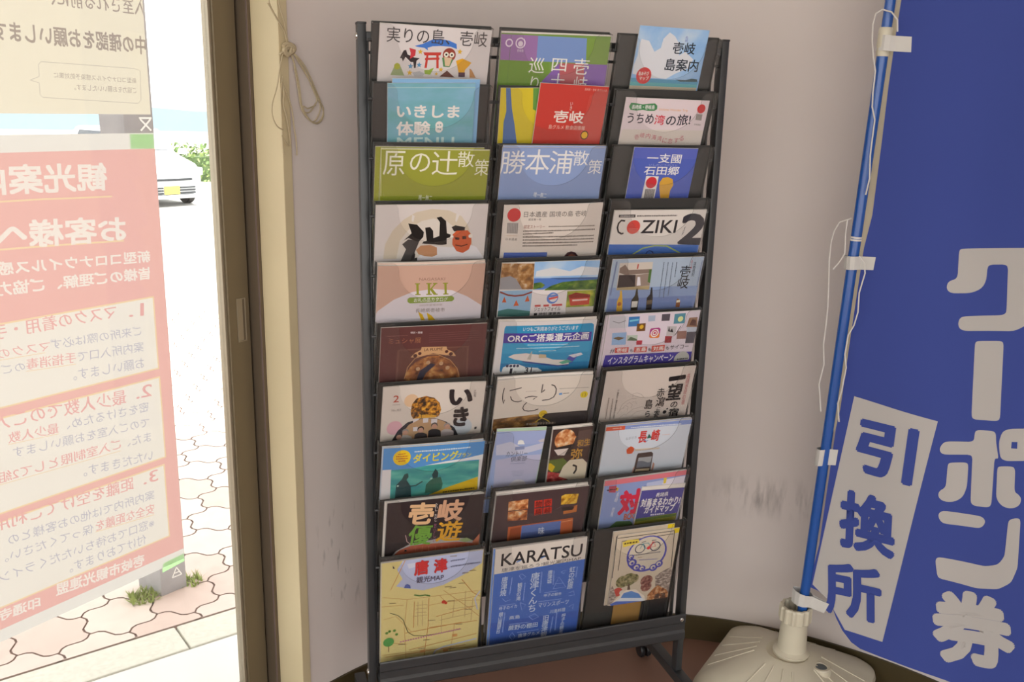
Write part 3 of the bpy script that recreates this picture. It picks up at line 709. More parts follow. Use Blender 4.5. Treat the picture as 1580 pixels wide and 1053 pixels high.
 ('T','#dcdcc4','策',198.3,34.9,28.6,32.1,0.008,0.0),
 ('T','#c8c8b0','唯一無二',90.4,95.7,26.8,11.8,0.047,0.02)]),
(2,1,3,'#7c90bc','booklet','pale blue booklet with large white title in the middle column',8.6,5.0,214.3,303.0,-0.0028,5.5,0,[[2, -3, 'second pale blue booklet, only its top edge showing behind', '#8ea2cc']],'#cfcac4',[
 ('P','#8296c0',[-1.1,1.4,214.0,1.5,218.3,113.3,1.9,110.5]),
 ('T','#dcdce0','勝',23.6,29.2,51.3,46.3,0.009,0),
 ('T','#dcdce0','本',74.7,28.6,49.7,50.4,0.009,0),
 ('T','#dcdce0','浦',124.0,29.1,48.8,47.1,0.009,0),
 ('T','#dcdce0','散',164.7,20.6,32.2,30.3,0.013,0),
 ('T','#dcdce0','策',196.9,38.6,29.0,29.7,0.018,0),
 ('T','#ccd0dc','唯一無二',87.6,96.2,27.8,11.3,0.103,0.02)]),
(2,2,2,'#4a5cae','leaflet','blue leaflet with white label and red disc, right column third row',45.0,2.2,142.7,210.0,0.0129,5.5,0,[],'#cfcac4',[
 ('P','#5460b0',[0.6,0.5,142.9,0.5,143.8,22.7,0.6,22.7]),
 ('T','#d4d4dc','一支國',70.9,21.9,76.6,19.4,0.009,0.015),
 ('T','#a0a8d0','いしだごうのさと',71.4,35.8,63.9,4.6,0.017,0),
 ('T','#d4d4dc','石田郷',70.1,47.7,78.2,18.1,-0.0,0.015),
 ('P','#d6d2ce',[37.5,59.3,66.0,59.8,65.4,110.6,35.8,110.7]),
 ('C','#c02c34',51.8,73.0,12.2),
 ('P','#7a7674',[41.0,86.8,63.3,87.1,62.9,106.6,41.4,106.6]),
 ('L','#c0bcb8',0.6,[45.0,87.3,45.4,106.1]),
 ('L','#c0bcb8',0.6,[48.6,87.2,49.1,106.1]),
 ('L','#c0bcb8',0.6,[52.2,87.2,52.7,106.1]),
 ('L','#c0bcb8',0.6,[55.8,87.2,56.3,106.1]),
 ('L','#c0bcb8',0.6,[59.4,87.2,60.0,106.0]),
 ('P','#c89a3a',[80.0,110.5,73.0,86.5,70.0,73.4,75.6,62.8,86.3,60.6,98.5,65.2,102.7,78.3,98.0,89.0,98.4,110.4])]),
(3,0,3,'#c6c0be','booklet','white booklet with black brush strokes and an orange carved mask',2.6,5.8,216.3,305.9,-0.0003,5.5,0,[],'#cfcac4',[
 ('P','#bfb4a2',[17.3,109.0,19.8,78.6,32.9,51.4,53.0,29.5,75.7,15.1,106.0,8.6,139.6,12.2,164.6,23.8,178.2,41.7,187.2,62.3,196.5,114.6]),
 ('P','#c8c2ba',[42.3,109.8,47.8,71.8,65.6,47.1,88.5,32.6,109.6,27.9,136.3,33.4,151.7,46.3,163.4,72.0,171.5,113.8]),
 ('P','#c9c4c0',[68.9,19.9,73.8,22.4,72.0,34.8,68.4,32.2]),
 ('P','#c9c4c0',[154.5,18.7,160.8,21.3,155.8,36.2,153.2,33.7]),
 ('P','#3c3a3a',[63.8,69.6,85.9,72.7,81.7,85.3,71.2,115.9,50.8,115.2,60.4,89.9,52.4,79.5]),
 ('P','#161414',[62.3,37.1,79.4,39.9,93.3,55.2,92.6,65.2,84.8,74.7,76.3,72.5,63.7,67.1,54.9,71.9,69.6,57.2]),
 ('P','#161414',[95.2,46.4,104.7,45.3,111.1,53.0,112.5,68.2,123.8,63.9,123.2,35.7,116.1,26.1,124.9,24.4,135.1,33.4,138.5,58.7,146.0,61.4,145.9,67.0,138.7,69.4,139.6,81.7,129.9,82.7,91.0,79.2,93.2,74.9,99.8,73.0]),
 ('P','#2a2626',[146.8,46.2,153.9,42.5,173.7,46.7,173.1,54.3,152.3,55.1]),
 ('P','#d2d0d4',[78.5,116.1,89.8,101.0,117.9,85.0,149.8,88.4,184.0,82.8,199.3,88.5,222.3,120.8]),
 ('P','#b2825e',[79.7,91.7,88.8,83.0,106.8,82.1,120.5,87.6,121.9,103.2,111.9,107.3,97.2,105.1,84.9,100.8]),
 ('P','#ba5630',[149.9,61.5,157.1,54.0,179.1,53.1,187.2,62.3,188.7,80.4,184.8,93.3,173.0,100.8,160.3,96.5,150.6,82.0]),
 ('P','#3c2018',[154.4,66.7,164.3,68.2,163.5,73.3,156.0,71.8]),
 ('P','#3c2018',[169.0,65.7,177.6,65.1,177.6,71.1,170.2,71.7]),
 ('L','#5c2818',2.5,[156.8,83.4,169.4,86.4,181.4,82.3]),
 ('C','#d8d0c8',185.8,65.3,4.0),
 ('C','#d8d0c8',148.8,66.5,3.4),
 ('P','#1a1818',[68.8,115.8,75.0,95.4,78.9,100.6,77.3,116.1]),
 ('P','#2c2c2c',[72.2,110.8,82.9,107.2,83.3,116.3,72.5,115.9])]),
(3,1,2,'#c8c0b8','leaflet','white leaflet with red disc at upper left and lines of small print',14.3,8.0,215.0,304.0,-0.0131,5.5,3,[],'#cfcac4',[
 ('C','#ba3a3a',22.3,20.8,14.1),
 ('P','#8a8684',[9.8,37.1,32.8,37.8,33.1,59.8,10.2,59.0]),
 ('L','#b4aeaa',0.5,[12.8,37.7,13.2,58.6]),
 ('L','#b4aeaa',0.5,[16.1,37.8,16.5,58.7]),
 ('L','#b4aeaa',0.5,[19.4,37.9,19.8,58.8]),
 ('L','#b4aeaa',0.5,[22.7,38.0,23.1,58.9]),
 ('L','#b4aeaa',0.5,[26.0,38.1,26.4,59.1]),
 ('L','#b4aeaa',0.5,[29.3,38.2,29.7,59.2]),
 ('L','#b89a80',0.8,[9.9,63.7,33.6,64.5]),
 ('T','#6a6462','日本遺産',21.4,71.9,24.3,5.2,0.036,0),
 ('T','#5a5654','日本遺産 国境の島 壱岐',111.5,20.4,137.1,11.9,0.008,0),
 ('T','#5a5654','認定第一号',67.2,30.9,27.1,4.6,0.02,0),
 ('T','#8a4a40','認定ストーリー',68.1,46.1,45.2,7.3,0.009,0),
 ('G','#7a7068',99.0,46.3,203.3,48.3,3.7),
 ('G','#6a625c',44.6,54.7,204.5,56.3,3.9),
 ('G','#6a625c',45.0,61.0,111.0,59.8,4.0),
 ('G','#6a625c',45.3,67.3,203.7,69.7,4.0),
 ('G','#6a625c',45.7,73.6,204.7,76.5,4.0),
 ('G','#6a625c',46.1,79.9,204.3,83.2,4.0),
 ('G','#6a625c',46.4,86.3,168.7,88.6,4.0),
 ('P','#4a5fa4',[8.0,100.1,102.2,101.6,102.3,121.1,7.0,118.2]),
 ('P','#3a2026',[141.0,122.8,142.2,110.6,148.0,104.0,156.3,102.2,165.5,104.8,172.6,111.9,175.4,124.4]),
 ('P','#7a4a3c',[147.7,123.1,151.4,109.6,157.8,107.2,166.4,111.6,170.7,124.1])]),
(3,2,4,'#cdc8c2','magazine','white magazine with a big black number two and red round letter',11.7,22.7,212.5,300.4,0.0029,5.5,0,[],'#cfcac4',[
 ('P','#2a282a',[11.0,9.1,48.3,9.0,49.0,15.4,11.5,14.9]),
 ('G','#c8c4c0',14.2,12.0,46.2,12.2,2.7),
 ('G','#55504e',52.5,12.2,144.8,12.0,4.3),
 ('L','#2c282a',3.8,[27.3,22.6,18.6,21.4,13.4,27.7,12.3,37.1,16.1,46.6,23.7,50.8,28.2,49.5]),
 ('C','#c4443c',48.7,36.3,15.0),
 ('L','#d08a80',0.8,[38.3,40.2,60.5,40.6]),
 ('L','#d08a80',0.8,[38.8,42.9,61.0,43.3]),
 ('L','#d08a80',0.8,[39.3,45.6,61.5,46.0]),
 ('L','#d08a80',0.8,[39.8,48.3,62.0,48.7]),
 ('T','#2c282a','ZIKI',108.0,36.2,81.7,28.9,0.009,0.012),
 ('T','#2e2c34','2',188.2,42.7,60.3,69.1,0.017,0.035),
 ('T','#2e2c34','VOL',167.5,47.0,20.4,3.2,1.74,0.02),
 ('P','#4068b0',[-0.7,73.4,210.9,78.7,212.9,112.3,1.5,106.4]),
 ('L','#9cb04a',2.5,[58.3,96.8,78.4,84.0,105.6,78.5,134.4,80.0,169.7,96.9]),
 ('L','#2a3a6a',2.6,[88.9,97.6,89.9,92.6,95.0,89.4,102.5,91.8,106.6,98.1]),
 ('P','#2a2c34',[165.4,77.1,210.3,69.6,216.5,71.2,214.0,79.6])]),
(4,0,4,'#bb9a8a','catalogue','tan catalogue with white dome and green letters in the left column',4.4,6.1,210.8,298.1,0.0048,5.5,3,[[0, -4, 'pale tan catalogue edge sticking up behind its twin', '#cbb8ac']],'#cfcac4',[
 ('P','#c9c3ca',[0.1,101.8,3.4,95.3,33.4,71.4,68.6,55.7,107.0,50.6,146.6,54.7,180.2,70.8,215.3,95.4,219.5,140.2,-0.2,128.7]),
 ('T','#8a6a5c','NAGASAKI',105.6,29.5,50.6,5.8,0.013,0),
 ('P','#868a30',[72.4,37.5,82.5,37.6,82.6,39.4,79.7,39.8,81.4,60.2,84.8,60.8,84.9,62.9,74.3,62.8,74.2,60.7,77.0,60.3,75.2,39.7,72.5,39.3]),
 ('P','#868a30',[127.4,38.2,137.7,38.3,137.8,40.2,134.9,40.6,136.9,61.1,140.4,61.8,140.6,63.9,129.7,63.8,129.6,61.6,132.5,61.2,130.3,40.4,127.5,40.1]),
 ('P','#868a30',[94.6,37.7,105.2,37.8,105.3,39.7,102.2,40.1,103.8,60.5,107.2,61.2,107.4,63.3,96.1,63.1,96.0,61.0,99.1,60.6,97.4,39.9,94.7,39.6]),
 ('P','#868a30',[102.9,50.4,110.0,40.6,107.8,39.8,107.7,37.9,116.4,38.0,116.5,39.8,113.7,40.5,106.9,49.2,116.0,61.0,119.0,61.6,119.1,63.5,110.8,63.4,103.5,53.1]),
 ('P','#7a9038',[63.9,67.4,148.0,67.3,152.3,71.0,152.6,75.8,148.9,78.9,64.6,80.2,60.1,76.8,59.8,70.9]),
 ('T','#e0e0d0','お礼の品カタログ',106.0,73.6,67.1,9.1,0.001,0.015),
 ('T','#9a8c84','2020年度保存版',106.5,85.2,46.0,4.3,0.008,0),
 ('T','#6a605c','長崎県壱岐市',106.1,96.5,58.4,8.7,0.008,0),
 ('P','#c8a41e',[81.9,98.9,90.8,104.8,97.1,118.7,89.2,118.3]),
 ('P','#c8a41e',[99.2,101.6,109.5,108.4,117.7,118.9,104.0,119.0])]),
(4,1,2,'#c8c4c0','leaflet','photo collage leaflet of sea inlet, rope with tassels and red house',12.1,8.2,216.0,305.4,-0.003,5.5,0,[],'#cfcac4',[
 ('P','rock',[-1.2,0.7,69.9,3.3,73.7,60.3,0.4,57.5]),
 ('P','#8c8c90',[0.0,31.9,20.6,28.7,34.2,36.0,49.6,59.2,0.4,57.5]),
 ('P','sky1',[70.0,-0.2,215.4,1.3,218.9,40.8,72.6,37.6]),
 ('P','#c4c8cc',[76.3,20.1,112.0,13.4,150.2,23.0,175.5,13.0,215.2,17.2,216.4,33.8,125.0,32.9,75.1,32.2]),
 ('P','#4a70b4',[72.9,35.7,218.8,40.0,217.9,52.0,127.2,49.4,97.0,61.9,74.5,60.9]),
 ('P','#3f5c8c',[109.6,36.4,217.2,38.8,217.4,43.6,126.0,40.6]),
 ('P','forest',[99.1,62.0,111.9,54.3,137.5,46.6,164.0,44.9,216.6,43.5,217.5,66.8,99.8,63.7]),
 ('P','forest',[73.7,60.8,73.7,46.6,88.4,45.0,98.9,51.5,93.8,57.6]),
 ('P','#86a8c4',[0.2,60.8,72.5,61.3,74.5,118.1,2.4,116.0]),
 ('L','#80382a',3.6,[1.5,63.0,19.7,70.7,35.5,73.4,53.6,72.3,72.5,65.7]),
 ('P','#b8562c',[8.4,86.6,12.3,73.9,18.2,87.1]),
 ('P','#b8562c',[34.0,96.2,39.1,82.6,46.2,95.5]),
 ('P','#b8562c',[58.4,87.2,63.0,72.7,68.8,86.9]),
 ('P','#3f706c',[1.4,105.7,22.8,101.2,41.3,104.2,73.5,109.6,74.2,122.3,1.6,118.2]),
 ('P','#d2cccc',[72.2,63.5,150.7,65.2,154.7,126.8,72.8,122.2]),
 ('C','#5a7cc0',119.4,81.9,12.9),
 ('C','#d2cccc',121.2,81.4,9.2),
 ('P','#c8504a',[110.0,81.4,130.9,77.9,131.4,81.9,113.2,86.0]),
 ('P','#5a7cc0',[106.7,76.2,130.3,73.4,131.9,77.4,115.1,80.0]),
 ('P','#b84c48',[81.2,95.6,94.5,95.7,95.0,100.3,81.7,100.1]),
 ('P','#b84c48',[100.6,96.1,113.2,96.1,113.7,100.7,101.2,100.6]),
 ('P','#b84c48',[119.3,95.9,143.0,96.0,143.6,100.5,119.9,100.4]),
 ('T','#403c40','ジェットフォイル',110.8,106.2,59.6,10.2,0.015,0.01),
 ('T','#2c282a','■ 時刻 運賃表',112.0,117.6,60.3,7.4,0.017,0.02),
 ('P','forest2',[151.0,67.7,217.5,66.8,218.8,111.6,152.6,111.0]),
 ('P','#b04a3c',[154.5,77.1,170.5,72.2,204.1,78.0,205.2,100.3,162.4,101.5]),
 ('P','#7c2c24',[154.5,77.1,170.4,71.4,204.5,77.5,204.9,83.8,158.8,84.9]),
 ('P','#d0b8ac',[164.5,87.4,199.9,86.9,199.9,90.3,165.6,91.5]),
 ('P','#b4aea6',[152.8,104.4,218.7,105.0,221.8,130.6,153.6,126.8])]),
(4,2,2,'#9aaabc','leaflet','pale blue leaflet with dark bottles and a storehouse photo',11.3,7.7,212.8,300.9,0.0004,5.5,0,[],'#cfcac4',[
 ('P','#8094b8',[3.0,64.5,215.1,67.5,216.5,93.9,4.4,90.2]),
 ('P','#6e80ae',[4.4,90.2,215.8,91.0,220.6,132.9,4.0,121.8]),
 ('P','#6a7898',[8.2,4.9,11.8,5.0,9.2,81.8,5.8,81.7]),
 ('P','#bcb4aa',[17.0,8.8,93.3,8.4,96.3,71.3,19.2,70.0]),
 ('P','#7a6a60',[19.0,20.4,30.1,12.5,40.6,25.3,93.6,24.3,93.9,33.6,34.2,36.2,19.3,30.1]),
 ('P','#3a3232',[20.3,35.7,57.9,36.3,61.5,64.1,20.3,65.2]),
 ('P','#8a7a70',[58.0,37.1,92.6,34.1,95.8,62.6,61.5,64.1]),
 ('P','#d0ccd0',[63.6,41.5,69.2,41.7,74.5,61.2,65.3,62.0]),
 ('P','#4a6a38',[87.6,25.5,93.8,25.7,95.5,56.9,89.3,53.8]),
 ('P','#a0906c',[20.2,64.7,95.9,63.2,96.4,71.8,19.2,70.3]),
 ('L','#a83c34',2.8,[59.9,12.1,59.7,23.2]),
 ('P','#c89e38',[28.1,123.1,25.7,96.9,29.7,82.7,28.7,71.8,32.5,71.4,35.3,83.0,38.7,97.5,42.4,123.8]),
 ('C','#a05a2c',32.3,103.0,4.5),
 ('P','#3a3628',[61.9,124.8,58.7,95.5,65.2,84.3,65.7,68.5,68.8,68.7,72.6,84.6,75.9,93.4,77.8,125.6]),
 ('P','#c8c4bc',[60.8,97.9,74.5,98.0,74.8,112.3,61.7,112.5]),
 ('P','#2a2626',[98.1,126.7,94.4,91.4,100.5,83.0,99.7,67.1,102.9,67.2,106.6,83.2,108.8,92.0,111.8,127.4]),
 ('P','#6a5a44',[96.0,97.3,108.8,96.4,109.3,106.6,96.5,107.5]),
 ('P','#8a5c3a',[168.2,116.8,166.8,100.5,168.9,96.2,173.0,97.9,177.3,104.0,178.0,117.3]),
 ('P','#d8d0bc',[167.7,100.6,175.5,99.8,176.7,105.4,168.0,105.9]),
 ('G','#3a4250',149.3,10.7,151.6,44.8,2.6),
 ('G','#5a6474',139.6,10.4,144.4,87.8,2.6),
 ('G','#5a6474',129.0,10.1,134.0,93.2,2.6),
 ('G','#5a6474',119.0,9.8,123.8,92.7,2.6),
 ('T','#1c1e26','壱',174.2,32.3,24.5,26.0,0.07,0.01),
 ('T','#1c1e26','岐',175.1,59.2,26.6,26.4,0.061,0.01),
 ('T','#3a4450','本\n格\n焼\n酎',193.5,27.8,6.5,34.2,-0.024,0),
 ('T','#b0505c','麦\nと\n米',185.5,17.1,4.1,20.8,-0.078,0),
 ('L','#6a7898',1.5,[209.2,8.4,209.8,70.2])]),
(5,0,2,'#5a3534','exhibition_flyer','maroon exhibition flyer with an ornate gold round ornament',9.4,8.2,216.0,305.4,0.0065,5.5,0,[],'#cfcac4',[
 ('P','#6a4a40',[34.9,50.2,182.0,49.2,185.6,137.2,33.7,126.0]),
 ('P','#5e3c36',[38.7,53.2,178.2,52.6,182.5,137.0,37.9,126.3]),
 ('C','mux',109.9,127.3,59.3),
 ('L','#b08a60',1.2,[51.8,118.7,57.8,90.7,71.5,71.9,93.3,64.9,118.3,65.9,144.4,79.4,161.4,100.6,168.4,124.3]),
 ('P','#2e2c3c',[77.0,123.4,83.1,100.9,104.6,85.3,114.9,88.8,96.0,107.5,87.4,129.9]),
 ('C','#b09070',79.1,96.4,4.3),
 ('C','#b09070',99.5,83.0,4.3),
 ('C','#b09070',126.8,86.8,4.3),
 ('C','#b09070',140.8,97.7,4.4),
 ('P','#b8916a',[62.0,69.1,70.8,59.3,82.7,53.1,83.6,47.0,135.0,48.4,136.7,54.9,150.6,62.2,156.5,71.6,138.6,69.1,108.1,62.4,78.8,69.6]),
 ('C','#4a2a26',80.7,61.3,3.5),
 ('C','#4a2a26',136.1,59.9,3.5),
 ('C','#4a2a26',71.6,65.8,4.0),
 ('C','#4a2a26',145.4,65.9,4.1),
 ('T','#4a3028','LA PLUME',107.9,53.3,38.0,6.2,-0.006,0.01),
 ('T','#94644a','ミュシャ展',48.7,31.0,65.4,12.0,0.015,0),
 ('T','#c0b4b4','特別・開催',71.2,13.7,24.1,4.9,0.031,0.02),
 ('G','#74504c',96.4,17.5,202.3,15.9,1.4),
 ('G','#74504c',96.7,22.1,202.8,20.9,1.4),
 ('G','#74504c',97.0,26.8,203.3,26.0,1.4),
 ('G','#74504c',97.3,31.5,203.7,31.0,1.4),
 ('G','#74504c',97.6,36.2,204.2,36.1,1.4),
 ('G','#7c5850',10.7,18.8,53.9,19.0,2.2)]),
(5,1,2,'#c8c4c4','flyer','blue flyer with white airliner and purple title band',8.8,7.4,220.9,312.3,0.0291,5.5,3,[[-1, -3, 'white sheets fanned behind the blue airliner flyer']],'#cfcac4',[
 ('P','#2c86b2',[13.3,15.6,16.0,10.1,209.2,8.3,214.8,11.9,216.9,22.9,226.2,115.1,221.8,119.4,21.2,120.6,15.7,114.4]),
 ('P','#3a92bc',[14.6,49.5,214.2,50.5,216.1,75.7,14.6,73.7]),
 ('P','#2470a0',[15.0,96.9,224.8,99.9,226.2,115.1,221.8,119.4,21.2,120.6,15.7,114.4]),
 ('P','#473a8e',[13.8,26.8,213.5,28.6,214.8,50.5,14.6,49.5]),
 ('T','#d4dce4','いつもご利用ありがとうございます',116.7,17.4,125.0,10.3,-0.003,0.01),
 ('T','#dcdce4','ORCご搭乗還元企画',115.3,38.1,184.3,18.5,-0.004,0.025),
 ('G','#a8c8dc',69.2,54.2,162.6,55.5,3.5),
 ('G','#a8c8dc',45.2,62.0,189.8,61.4,3.5),
 ('G','#a8c8dc',96.9,69.7,136.1,69.1,3.5),
 ('P','#ccc6c2',[29.9,81.5,41.7,75.4,68.0,73.5,95.4,77.5,132.8,90.7,169.1,94.0,172.2,103.7,146.1,104.9,112.3,99.0,70.8,92.8,46.1,88.0]),
 ('P','#4a4e9c',[162.2,93.7,170.3,84.2,177.4,77.7,188.7,86.5,177.5,102.4]),
 ('P','#c4c6ce',[167.1,82.1,196.8,77.3,201.9,82.5,180.7,88.5]),
 ('P','#b4a488',[98.0,76.4,114.5,78.2,116.6,86.5,98.8,85.8]),
 ('P','#a8a49c',[72.7,87.7,79.6,70.5,82.1,69.1,81.1,89.5]),
 ('P','#5a9e84',[147.7,98.1,166.0,92.1,179.6,98.0,156.8,103.0]),
 ('L','#3a4080',2.7,[62.8,93.1,112.6,101.1,146.3,106.1,171.0,105.1]),
 ('P','#d2d6d8',[18.4,123.4,22.0,105.9,36.9,98.7,55.7,99.5,72.8,106.7,100.3,109.4,110.8,115.9,105.5,126.1,67.8,128.7]),
 ('C','#3a3850',30.8,102.8,3.2),
 ('C','#3a3850',38.5,102.9,3.2),
 ('C','#3a3850',46.3,102.9,3.2),
 ('C','#3a3850',54.0,103.0,3.2),
 ('T','#2c2a34','1',40.5,114.7,5.6,12.4,0.046,0.02),
 ('T','#2c2a34','月',49.3,118.2,6.2,5.9,-0.001,0),
 ('T','#2c2a34','31',79.2,113.5,16.2,13.1,0.009,0.02),
 ('T','#2c2a34','日',92.9,118.5,5.4,5.4,-0.008,0)]),
(5,2,2,'#c8bec8','flyer','white flyer scattered with small square photos above a purple band',8.1,5.9,221.0,312.5,-0.0037,5.5,0,[[-8, 2, 'second photo square flyer peeking out at left below the bottle leaflet', '#c0b6c0']],'#cfcac4',[
 ('P','#b8b8c0',[3.2,2.5,46.4,3.5,48.6,32.7,6.3,31.0]),
 ('P','#3a70a8',[48.3,6.5,74.5,6.5,76.4,30.0,50.4,29.9]),
 ('P','#6a4826',[71.1,23.8,91.8,23.6,93.5,42.2,72.3,42.1]),
 ('P','#98a4b8',[94.8,6.2,111.9,6.3,113.1,19.8,96.8,20.1]),
 ('P','#504a52',[127.3,4.2,147.4,4.2,148.8,21.0,129.1,20.8]),
 ('P','#4f8090',[158.4,5.4,185.3,4.5,187.5,29.3,160.3,29.1]),
 ('P','#8e6c54',[196.6,16.4,217.1,16.1,221.0,40.3,193.9,38.6]),
 ('P','#8aa8cc',[15.1,42.3,49.0,43.0,52.1,72.9,18.0,72.0]),
 ('P','#a8b4a8',[51.7,50.5,77.3,50.7,78.3,64.2,53.4,64.0]),
 ('P','#a43c48',[76.8,64.1,91.3,65.0,91.8,75.6,78.2,75.2]),
 ('P','#aaa6a8',[146.2,34.2,169.8,35.6,170.0,58.2,148.0,58.2]),
 ('P','#8c363c',[145.7,58.1,162.9,59.2,163.7,75.0,147.2,74.8]),
 ('P','#8e6c62',[173.8,47.9,197.4,47.8,198.6,67.6,175.6,66.7]),
 ('P','#504e56',[198.0,50.9,221.8,50.9,223.6,79.9,199.5,79.2]),
 ('P','#b0b8c4',[195.4,38.7,221.0,40.3,221.9,51.5,197.2,51.1]),
 ('C','#c8a030',83.0,31.9,4.9),
 ('P','#6c5a40',[18.6,55.2,30.8,52.1,47.0,56.1,33.7,61.2]),
 ('P','#5a6a54',[54.3,62.6,60.8,54.1,77.7,61.1,77.6,65.0]),
 ('L','#6a6a70',1.4,[12.0,14.5,26.8,19.7,42.7,14.8]),
 ('P','#6ab0c8',[51.0,13.9,73.3,12.3,72.6,16.6,51.8,18.3]),
 ('C','#c0c890',175.0,18.1,6.5),
 ('P','#2e2c30',[150.1,46.4,150.6,34.5,155.1,46.7,158.9,39.5,164.0,50.2]),
 ('L','#2e2c30',1.5,[169.7,56.6,179.9,34.8]),
 ('P','#5c3c34',[200.4,34.5,204.7,19.8,214.3,23.4,218.8,37.1]),
 ('P','#9c3a78',[106.9,37.1,126.2,36.0,130.5,39.8,131.2,58.7,128.3,61.5,109.2,60.2,106.0,57.0,105.1,40.0]),
 ('P','#c8743a',[106.0,51.1,130.3,49.6,131.2,58.7,128.3,61.5,109.2,60.2,106.3,57.0]),
 ('C','#d4d0cc',118.0,48.8,9.7),
 ('C','#b04a64',118.0,48.8,7.3),
 ('C','#d4d0cc',118.0,48.8,5.0),
 ('C','#b04a64',118.0,48.8,2.9),
 ('C','#d4d0cc',123.8,41.2,1.5),
 ('T','#4a4448','#',22.3,86.2,11.3,10.9,-0.009,0),
 ('P','#bc5248',[28.1,78.7,60.9,79.5,61.2,92.7,28.8,91.6]),
 ('P','#bc5248',[74.6,80.4,105.8,80.7,106.5,94.1,75.1,93.1]),
 ('P','#bc5248',[117.2,79.7,149.3,79.5,149.9,94.8,118.2,94.4]),
 ('T','#d4d0cc','壱岐',45.4,85.4,25.8,10.3,0.035,0.02),
 ('T','#d4d0cc','五島',91.2,86.5,25.6,10.3,0.035,0.02),
 ('T','#d4d0cc','対馬',134.4,87.1,25.8,10.5,0.011,0.02),
 ('T','#4a4448','も',68.7,87.8,8.6,7.9,0.0,0.01),
 ('T','#4a4448','も',112.9,88.1,8.1,8.1,-0.043,0.01),
 ('T','#4a4448','も',156.9,87.5,7.9,8.1,-0.047,0.01),
 ('T','#4a4448','サイコー',186.2,86.3,46.3,10.6,-0.011,0.01),
 ('P','#40378e',[6.7,95.1,228.7,100.4,229.1,147.4,2.7,132.7]),
 ('T','#d4d0dc','インスタグラムキャンペーン',95.6,110.4,160.3,19.8,0.013,0.02),
 ('C','#a8a8a2',197.9,117.4,19.0),
 ('P','#40378e',[178.4,121.6,223.3,120.2,224.6,140.8,179.2,140.4]),
 ('G','#2c2a30',186.6,117.5,213.4,116.4,5.2)]),
(6,0,3,'#c6beb6','magazine','white magazine with big black brush characters and round group photos',12.0,10.1,216.5,306.2,0.0155,5.5,-4,[],'#cfcac4',[
 ('C','#c8aa8a',60.7,36.2,15.0),
 ('C','#c69ca6',28.9,98.1,16.6),
 ('C','#b0b8c0',175.8,107.0,20.7),
 ('P','crowd',[61.1,61.8,62.9,44.5,71.5,32.1,91.2,27.7,109.1,33.3,121.5,45.9,126.2,62.5,122.8,77.0,117.9,80.5,67.3,80.0,62.2,70.7]),
 ('P','#c89632',[73.4,77.5,73.7,64.3,84.4,72.5,101.9,70.9,117.6,76.6,117.4,80.5,68.5,80.1]),
 ('L','#3a3228',1.0,[83.6,62.1,85.4,80.0]),
 ('P','#2a2a32',[23.9,130.0,36.3,105.6,55.2,87.9,82.4,80.6,112.9,81.3,139.4,92.5,159.0,108.6,168.6,127.8,170.0,143.4]),
 ('P','#ac8c6a',[40.3,131.5,53.3,96.6,82.5,81.8,113.0,82.5,139.6,93.7,152.6,109.6,154.1,141.9]),
 ('P','#c8c4c8',[67.4,81.5,79.9,81.0,79.6,91.4,68.0,91.3]),
 ('P','#c8c4c8',[88.8,81.1,100.2,81.2,100.4,91.6,89.5,91.9]),
 ('P','#c8c4c8',[106.7,83.8,119.5,84.2,119.6,94.7,106.8,94.6]),
 ('P','#c8c4c8',[68.6,100.3,78.7,100.3,78.9,110.8,69.3,110.6]),
 ('P','#b0aca8',[39.5,131.4,41.0,121.9,48.3,117.7,58.4,118.6,66.8,123.3,69.1,134.1]),
 ('C','#8a8480',52.8,109.7,7.1),
 ('C','#b58c78',53.0,112.5,5.9),
 ('P','#5a4c4c',[25.7,130.2,27.7,131.3,35.0,127.1,45.1,128.0,53.5,132.7,55.0,132.9]),
 ('C','#3a3232',39.6,119.1,7.1),
 ('C','#b58c78',39.7,121.8,5.8),
 ('P','#3a3438',[72.7,134.5,73.6,118.8,81.0,114.6,91.2,115.5,99.8,120.2,102.6,137.2]),
 ('C','#2c2422',85.5,106.6,7.2),
 ('C','#b58c78',85.7,109.3,5.9),
 ('P','#28262a',[102.3,137.2,102.5,112.3,109.9,108.1,120.2,109.0,128.8,113.6,132.5,140.0]),
 ('C','#55504c',114.4,100.0,7.3),
 ('C','#b58c78',114.6,102.7,6.0),
 ('P','#a8a0a0',[130.5,139.8,130.5,114.7,137.9,110.5,148.3,111.4,157.1,116.1,161.0,142.6]),
 ('C','#8a8482',142.4,102.4,7.3),
 ('C','#b58c78',142.6,105.1,6.0),
 ('T','#a84c3c','2',28.4,28.7,11.8,15.8,0.024,0.01),
 ('G','#9a8c84',21.6,42.2,38.1,42.6,2.3),
 ('T','#7a6e68','No.303',30.2,55.3,19.2,5.2,0.017,0),
 ('T','#2a2426','い',165.7,34.3,51.2,39.0,-0.014,0.05),
 ('T','#2a2426','き',170.0,81.7,33.5,47.8,0.009,0.05),
 ('T','#6a625e','広\n報',195.2,26.3,5.2,17.7,-0.043,0),
 ('P','#3a3634',[202.2,107.7,207.4,107.3,206.7,113.3,202.0,113.9])]),
(6,1,4,'#c6beb4','magazine','white magazine with thin flowing black brush letters, middle column',8.2,12.4,209.1,295.6,0.012,5.5,-3,[[1, -4, 'white magazine edge rising behind the thin brush letter magazine']],'#cfcac4',[
 ('L','#332e2c',2.1,[16.6,19.6,14.9,32.8,15.4,44.7,18.7,57.6,20.4,48.7]),
 ('L','#332e2c',2.1,[28.8,27.3,41.0,25.2,54.4,22.3]),
 ('L','#332e2c',2.1,[32.3,41.5,35.4,49.8,41.8,54.5,50.6,56.4,58.4,54.6]),
 ('L','#332e2c',2.2,[64.6,48.5,71.6,46.0,80.4,45.4,91.5,47.5,83.3,53.5]),
